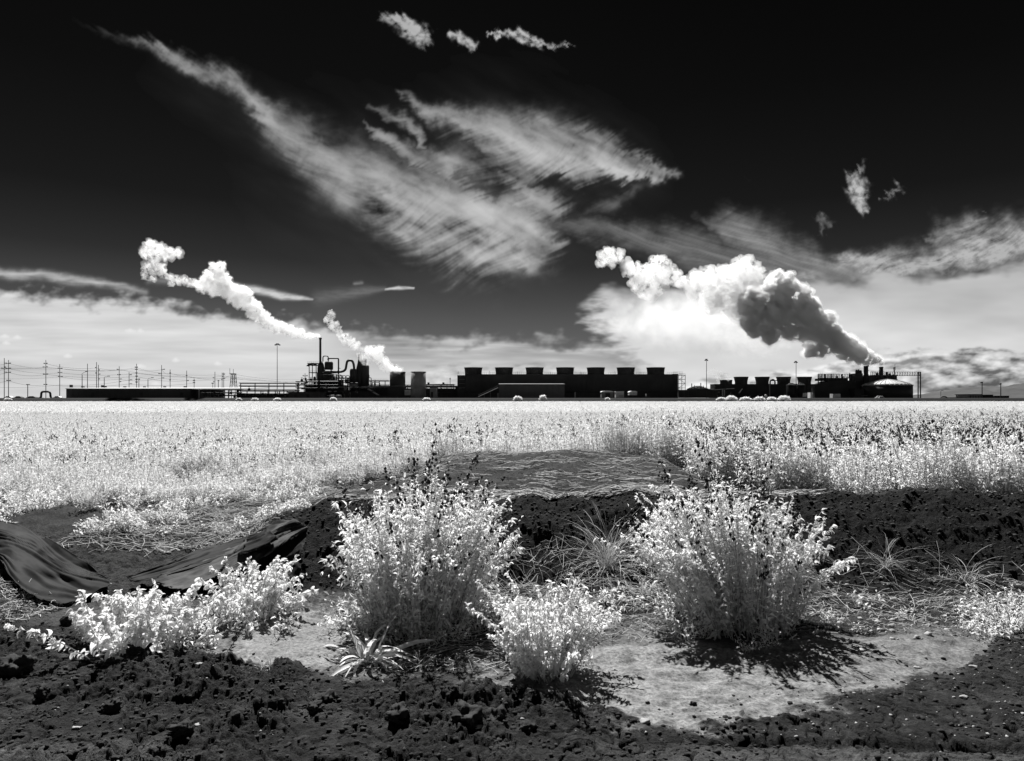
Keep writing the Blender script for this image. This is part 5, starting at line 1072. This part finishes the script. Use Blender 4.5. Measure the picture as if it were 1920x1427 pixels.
def clod_shape(seed,sub,flat=.7):
    v,f=ico(sub); N=Noise(seed); r=1+.75*N.fbm3(v[:,0]*1.1+seed,v[:,1]*1.1,v[:,2]*1.1,3,.6)+.22*N.fbm3(v[:,0]*5,v[:,1]*5,v[:,2]*5,2); return v*r[:,None]*[1,1,flat],f
def clods():
    rs=np.random.RandomState(6); sh_=[clod_shape(i,1) for i in range(8)]; parts=[]
    def put(n,fx,r0,pw,keep,mi):
        x,Y=fx(n); k=keep(x,Y); x,Y=x[k],Y[k]; n=len(x); r=r0*(.25+rs.rand(n)**pw); z=ground_z(x,Y)+r*.15; a=rs.rand(n)*6.28
        for s in range(8):
            q=np.arange(n)%8==s; v,f=sh_[s]; m_=q.sum()
            if not m_: continue
            c,s_=np.cos(a[q])[:,None],np.sin(a[q])[:,None]; X=v[None,:,0]*c-v[None,:,1]*s_; Yv=v[None,:,0]*s_+v[None,:,1]*c
            V=np.stack([X,Yv,np.broadcast_to(v[None,:,2],X.shape)],-1)*r[q][:,None,None]+np.stack([x[q],Y[q],z[q]],1)[:,None]
            parts.append((V.reshape(-1,3),(f[None]+(np.arange(m_)*len(v))[:,None,None]).reshape(-1,3),mi))
    U=lambda a,b,c,d:(lambda n:(a+(b-a)*rs.rand(n),c+(d-c)*rs.rand(n)))
    put(11000,U(-4.2,3.6,2.9,4.9),.013,2.5,lambda x,Y:(dark_line(x,Y)>-.02)&(rs.rand(len(x))<np.where(x>1.2,.35,1)),0)
    put(7000,U(-2.7,6.5,5.75,7.2),.017,2.2,lambda x,Y:x>-9,0)
    put(900,U(1.2,4.2,3.2,5.0),.008,2,lambda x,Y:dark_line(x,Y)>0,1)
    put(160,U(-4,3,2.9,4.5),.008,2,lambda x,Y:dark_line(x,Y)>0,1)
    put(1300,U(-2.5,4.2,3.3,4.9),.011,3,lambda x,Y:(dark_line(x,Y)<0)&(dark_line(x,Y)>-.28),0)
    put(500,U(.9,5,4.5,5.8),.022,2,lambda x,Y:dark_line(x,Y)<-.3,1)
    V,Fl,mi=merge(parts); tag(link('loose_clods',np_mesh('loose_clods',V,Fl,[M['clod'],M['pebble']],midx=mi)),'loose dark crumbs, clods and pale grit over the front soil and the bank face',kind='stuff')
    big=[(80,1318,.05,'dark clod lying below the left weed near the left edge'),(610,1320,.075,'biggest dark clod, in the front soil below the broad blades'),(590,1345,.05,'dark clod leaning on the biggest one'),(210,1340,.05,'dark clod in the front soil, lower left'),(745,1365,.07,'dark clod near the bottom centre left'),(875,1372,.085,'wide dark clod at the bottom centre'),(930,1365,.07,'dark clod right of the wide one at the bottom centre'),(985,1380,.05,'right one of the row of clods at the bottom centre'),(700,1300,.04,'small dark clod just below the broad blades'),(430,1290,.035,'small dark clod under the sandy patch'),(1300,1318,.022,'little black clod lying on the pale silt edge'),(340,1385,.06,'clod at the bottom left by the shallow hollow'),(1055,1345,.05,'clod on the rim of the silt, bottom centre right'),(25,1270,.10,'large dark clod heap at the left edge'),(130,1180,.06,'dark clod left of the broad leaved weed'),(100,1225,.07,'dark clod at the left below the wilted weed')]
    for i,(p,py,r,lab) in enumerate(big):
        Y=EYE*F/(py-HY); x=(p-CX)*Y/F; v,f=clod_shape(100+i,4,.75); o=link('dirt_clod',np_mesh('dirt_clod',v*r*.72,f,M['clod'],smooth=True),loc=(x,Y,gz(x,Y)+r*.22)); o.rotation_euler=(0,0,rs.rand()*6); tag(o,lab,'clod','large clods in the front soil')
    peb=[(372,1276,.016,'pale stone just under the sandy patch'),(143,1378,.016,'pale stone at the lower left, by itself'),(370,1370,.012,'pale chip on the rim of the bottom hollow'),(1615,1223,.02,'pale crumb at the right tip of the silt'),(1720,1250,.014,'pale stone in the gravelly right soil, upper'),(1808,1312,.016,'pale stone in the gravelly right soil, lower'),(1826,1252,.014,'pale flake in the gravelly right soil'),(1208,1355,.020,'pale stone at the bottom tip of the silt'),(897,1382,.014,'pale stone between the bottom centre clods'),(1740,1195,.02,'pale crumb beside the small right weed')]
    for i,(p,py,r,lab) in enumerate(peb):
        Y=EYE*F/(py-HY); x=(p-CX)*Y/F; v,f=clod_shape(150+i,2,.5); o=link('pebble',np_mesh('pebble',v*r*[1.4,1,1],f,M['pebble']),loc=(x,Y,gz(x,Y)+r*.3)); tag(o,lab,'stone','pale stones on the front soil')
clods()
def twig(pts,r,lab):
    P=[]
    for p,py,dz in pts: Y=EYE*F/(py-HY); x=(p-CX)*Y/F; P.append(Vector((x,Y,gz(x,Y)+dz+r)))
    tag(MB().tube(P,[r]*(len(P)-1)+[r*.5],6).build('twig',M['twig']),lab,'twig','twigs on the ground')
twig([(1605,1263,.01),(1625,1273,.012),(1648,1280,.006)],.004,'thin twig lying on the pale silt near its right tip')
twig([(1504,1253,.004),(1514,1256,.006),(1522,1259,.004)],.003,'tiny twig in the middle of the silt')
twig([(1160,1295,.004),(1185,1290,.02),(1192,1275,.05)],.003,'bent twig below the right side of the round bush')
twig([(1695,1315,.004),(1697,1310,.05)],.002,'short upright stub in the right soil')
twig([(620,1235,.01),(660,1256,.006),(720,1252,.01)],.003,'curved stem lying under the broad blades')
# ------------------------------------------------------------------ steam: closed billowing bodies filled with scattering droplets
def steam_mat(name,dens,aniso,col=.99,wisp=0.,scale=.1):
    m=bpy.data.materials.new(name); m.use_nodes=True; t=m.node_tree; t.nodes.clear(); n=t.nodes.new; l=t.links.new
    o=n('ShaderNodeOutputMaterial'); v=n('ShaderNodeVolumePrincipled'); v.inputs['Color'].default_value=(col,col,col,1); v.inputs['Anisotropy'].default_value=aniso; v.inputs['Density'].default_value=dens
    if wisp>0:
        tc=n('ShaderNodeTexCoord'); nz=n('ShaderNodeTexNoise'); nz.inputs['Scale'].default_value=scale; nz.inputs['Detail'].default_value=3; l(tc.outputs['Object'],nz.inputs['Vector'])
        mr=n('ShaderNodeMapRange'); mr.inputs[1].default_value=.5-wisp*.2; mr.inputs[2].default_value=.62; mr.inputs[3].default_value=0; mr.inputs[4].default_value=dens; l(nz.outputs[0],mr.inputs[0]); l(mr.outputs[0],v.inputs['Density'])
    l(v.outputs[0],o.inputs[1]); return m
def puffs(name,circ,Y,voxel,amp,freq,m,label,seed=1,extra=5,cat='steam',halo=0,hm=None,body=1.):
    rs=np.random.RandomState(seed); N=Noise(seed+50); k=Y/F; vs=[];fs=[];o=0; b0,f0=ico(2)
    for (p,py,r) in circ:
        c=np.array(W(p,py,Y)); R_=r*k; L=[(c,R_*.86*body)]
        for j in range(extra):
            d=norm(rs.randn(3)); d[1]*=.8; L.append((c+d*R_*(.62+.3*(1-body)),R_*(.28+.24*rs.rand())))
        for c_,r_ in L: vs.append(b0*r_+c_); fs.append(f0+o); o+=len(b0)
    me=bpy.data.meshes.new('tmp'); V=np.concatenate(vs); cc=V.mean(0); me.from_pydata((V-cc).tolist(),[],np.concatenate(fs).tolist()); ob=bpy.data.objects.new('tmp',me); sc.collection.objects.link(ob)
    md=ob.modifiers.new('r','REMESH'); md.mode='VOXEL'; md.voxel_size=voxel; md.use_smooth_shade=True
    dg=bpy.context.evaluated_depsgraph_get(); e=ob.evaluated_get(dg); me2=bpy.data.meshes.new_from_object(e); bpy.data.objects.remove(ob)
    n=len(me2.vertices); co=np.empty(n*3,np.float32); me2.vertices.foreach_get('co',co); co=co.reshape(-1,3).astype(float); no=np.empty(n*3,np.float32); me2.vertices.foreach_get('normal',no); no=no.reshape(-1,3)
    q=co*freq; w_=np.stack([N.fbm3(q[:,0]*.5+i*9,q[:,1]*.5,q[:,2]*.5,2) for i in range(3)],1)*.5
    q=q+w_
    d=np.zeros(n); a=1.; fq=1.
    for i in range(5):
        d+=a*(.8-2.4*np.abs(N.n3(q[:,0]*fq+i*5.1,q[:,1]*fq,q[:,2]*fq))); a*=.52; fq*=2.05
    co+=no*(d*amp*(.75))[:,None]
    me2.vertices.foreach_set('co',co.astype(np.float32).ravel()); me2.name=name; me2.materials.clear(); me2.materials.append(m); me2.update()
    o_=link(name,me2,loc=tuple(cc)); tag(o_,label,cat)
    if halo:
        # thinner steam fraying off the dense body
        me3=me2.copy(); q=co*freq*1.7; d2=np.zeros(n); a=1.
        for i in range(3): d2+=a*N.fbm3(q[:,0]+31+i*7,q[:,1],q[:,2],1); a*=.6; q=q*2.1
        no3=np.empty(n*3,np.float32); me2.vertices.foreach_get('normal',no3); no3=no3.reshape(-1,3)
        c3=co+no3*np.clip(halo*(.9+1.3*d2),.05,None)[:,None]; me3.vertices.foreach_set('co',c3.astype(np.float32).ravel()); me3.materials.clear(); me3.materials.append(hm or HALO); me3.update()
        link('thin_edge',me3,o_)
    return o_
HALO=steam_mat('steam_edge',.10,.4); ST=steam_mat('dense_steam',.55,.35,.985); SR=steam_mat('dark_steam',.9,.3,.90); SW=steam_mat('thin_steam',.2,.4,wisp=1.,scale=.5); SH=steam_mat('thin_drift',.035,.4,wisp=1.,scale=.06)
puffs('steam_plume',[(599,631,1.5),(594,631,2.0),(588,630,2.6),(581,629,3.4),(573,628,4.4),(564,626,6),(554,624,7),(544,622,8.5),(534,618,9),(524,614,10),(514,609,10),(504,603,11),(495,597,12),(486,589,12),(478,581,12),(474,588,9),(468,572,12),(459,564,14),(450,558,15),(458,548,11),(444,553,15),(434,548,17),(424,542,18),(414,536,19),(404,532,18),(398,538,14),(389,531,12),(381,535,11),(412,520,14),(408,508,11),(411,500,9),(418,512,9),(396,518,8),(391,514,6),(400,497,5),(422,526,10)],PL,.34,1.5,.42,ST,'tight white steam plume curling up and left from the tall slim stack',seed=3,halo=.55,extra=10,body=.78)
puffs('steam_puff',[(284,462,9),(278,474,10),(290,474,12),(300,470,10),(308,478,8),(318,472,7),(325,479,6),(332,475,5),(290,490,11),(280,494,8),(297,500,9),(286,507,7),(275,505,5),(276,518,4),(284,522,3)],PL,.36,1.7,.36,steam_mat('puff_steam',.5,.35,wisp=.6,scale=.45),'detached white puff at the upper left end of the left plume',seed=4,halo=.9)
puffs('steam_wisp',[(306,512,7),(316,516,7),(326,522,7),(335,527,7),(345,526,7),(356,530,6),(366,532,7),(322,532,5),(375,536,6)],PL,.36,1.8,.4,SW,'thin torn wisp joining the detached puff to the left plume',seed=5)
puffs('tank_steam',[(742,694,6),(733,692,6.5),(726,687,7),(720,681,8),(714,674,8),(709,668,9),(702,661,8),(695,656,7),(712,655,7),(750,695,4)],PL,.42,.8,.32,steam_mat('tank_steam',.35,.35),'steam rolling up from the black flat-topped tank',seed=6,halo=1.)
puffs('tower_steam',[(683,680,5),(680,672,6),(677,663,7),(684,655,7),(673,652,6),(688,665,7),(692,674,6),(690,682,4),(670,645,5)],PL-5,.42,1.1,.34,steam_mat('tower_steam',.22,.35,wisp=.5,scale=.3),'ragged white steam wrapping the top of the wide dark tower',seed=7)
puffs('steam_wisp',[(622,590,6),(619,602,6),(626,610,8),(634,618,6),(640,628,6),(650,634,7),(658,640,7),(645,640,6),(612,598,5),(664,648,6)],PL,.36,1.8,.4,SW,'faint torn steam wisp drifting above the process tower',seed=8)
puffs('dark_plume',[(1656,684,2.5),(1650,681,3.5),(1643,677,5),(1634,673,7),(1624,669,9),(1612,665,12),(1600,659,15),(1588,652,17),(1574,645,20),(1560,638,22),(1545,630,24),(1530,620,26),(1545,606,18),(1515,610,30),(1500,600,34),(1485,592,36),(1510,578,26),(1470,586,36),(1455,590,34),(1440,588,34),(1425,606,26),(1450,560,32),(1470,546,26),(1465,530,17),(1455,525,12),(1495,560,22),(1520,590,14),(1440,625,16),(1415,570,30),(1538,650,14),(1520,655,10)],372.,.5,3.4,.12,SR,'big rolling steam plume, dark beneath and white on top, blowing left from the twin stacks',seed=9,extra=7,halo=1.0)
puffs('upper_steam',[(1395,505,16),(1410,515,15),(1385,520,22),(1370,525,22),(1355,530,24),(1340,532,22),(1322,530,18),(1305,530,16),(1295,535,12),(1370,550,30),(1400,545,24),(1345,556,26),(1385,572,26)],387.,.55,3.0,.14,steam_mat('upper_steam',.22,.35),'bright billow of steam rising from the back of the big dark plume',seed=10,extra=7,halo=2.)
puffs('upper_steam',[(1238,495,12),(1232,505,15),(1222,512,16),(1245,515,16),(1210,515,14),(1258,522,12),(1196,510,10),(1185,505,9),(1178,500,7),(1230,530,14),(1200,528,12),(1270,528,8),(1218,545,12)],392.,.55,3.4,.15,steam_mat('broken_steam',.2,.35,wisp=.7,scale=.2),'broken white billow left of the brightest one over the big cooling tower',seed=12,extra=7,halo=1.3)
puffs('steam_puff',[(1142,478,10),(1134,484,9),(1150,484,8),(1160,480,7),(1130,496,6),(1142,494,6),(1164,492,3)],397.,.5,2.6,.2,steam_mat('small_puff',.22,.35,wisp=.7,scale=.3),'small torn puff at the far upper left end of the big plume',seed=13,extra=7,halo=1.)
puffs('fan_steam',[(1366,709,5),(1358,705,6),(1350,702,6),(1342,700,6),(1335,697,6),(1328,699,4),(1348,710,5)],388,.45,.9,.3,steam_mat('fan_steam',.25,.35,wisp=.3,scale=.3),'small white steam cloud blowing left off the leftmost low fan stack',seed=14)
def drift(p,py,hw,hh,dep,Y,dens,lab,seed,sc_=2.2,tilt=0):
    v,f=ico(4); k=Y/F; o=link('steam_drift',np_mesh('steam_drift',v,f,[],smooth=True),loc=W(p,py,Y)); o.scale=(hw*k,dep,hh*k); o.rotation_euler=(0,tilt,0)
    m=bpy.data.materials.new('drift_%d'%seed); m.use_nodes=True; t=m.node_tree; t.nodes.clear(); n=t.nodes.new; l=t.links.new; out=n('ShaderNodeOutputMaterial'); vo=n('ShaderNodeVolumePrincipled'); vo.inputs['Anisotropy'].default_value=.4; vo.inputs['Color'].default_value=(.99,.99,.99,1)
    tc=n('ShaderNodeTexCoord'); ln_=n('ShaderNodeVectorMath'); ln_.operation='LENGTH'; l(tc.outputs['Object'],ln_.inputs[0])
    mp=n('ShaderNodeMapping'); mp.inputs['Location'].default_value=(seed,0,0); mp.inputs['Scale'].default_value=(hw/hh,1,1); l(tc.outputs['Object'],mp.inputs[0])
    nz=n('ShaderNodeTexNoise'); nz.inputs['Scale'].default_value=sc_; nz.inputs['Detail'].default_value=4; l(mp.outputs[0],nz.inputs['Vector'])
    a=n('ShaderNodeMath'); a.operation='MULTIPLY_ADD'; l(nz.outputs[0],a.inputs[0]); a.inputs[1].default_value=1.5; a.inputs[2].default_value=-.75
    b=n('ShaderNodeMath'); b.operation='SUBTRACT'; l(ln_.outputs['Value'],b.inputs[0]); l(a.outputs[0],b.inputs[1])
    r=n('ShaderNodeMapRange'); r.interpolation_type='SMOOTHSTEP'; r.inputs[1].default_value=.25; r.inputs[2].default_value=.85; r.inputs[3].default_value=dens; r.inputs[4].default_value=0; l(b.outputs[0],r.inputs[0])
    l(r.outputs[0],vo.inputs['Density']); l(vo.outputs[0],out.inputs[1]); o.data.materials.append(m); return tag(o,lab,'steam')
drift(1290,598,215,66,22,412.,.028,'broad thin bright drift of steam spreading left behind the dark plume',5)
drift(1395,640,110,38,14,402.,.028,'low bright drift of steam hanging under the dark plume',9)
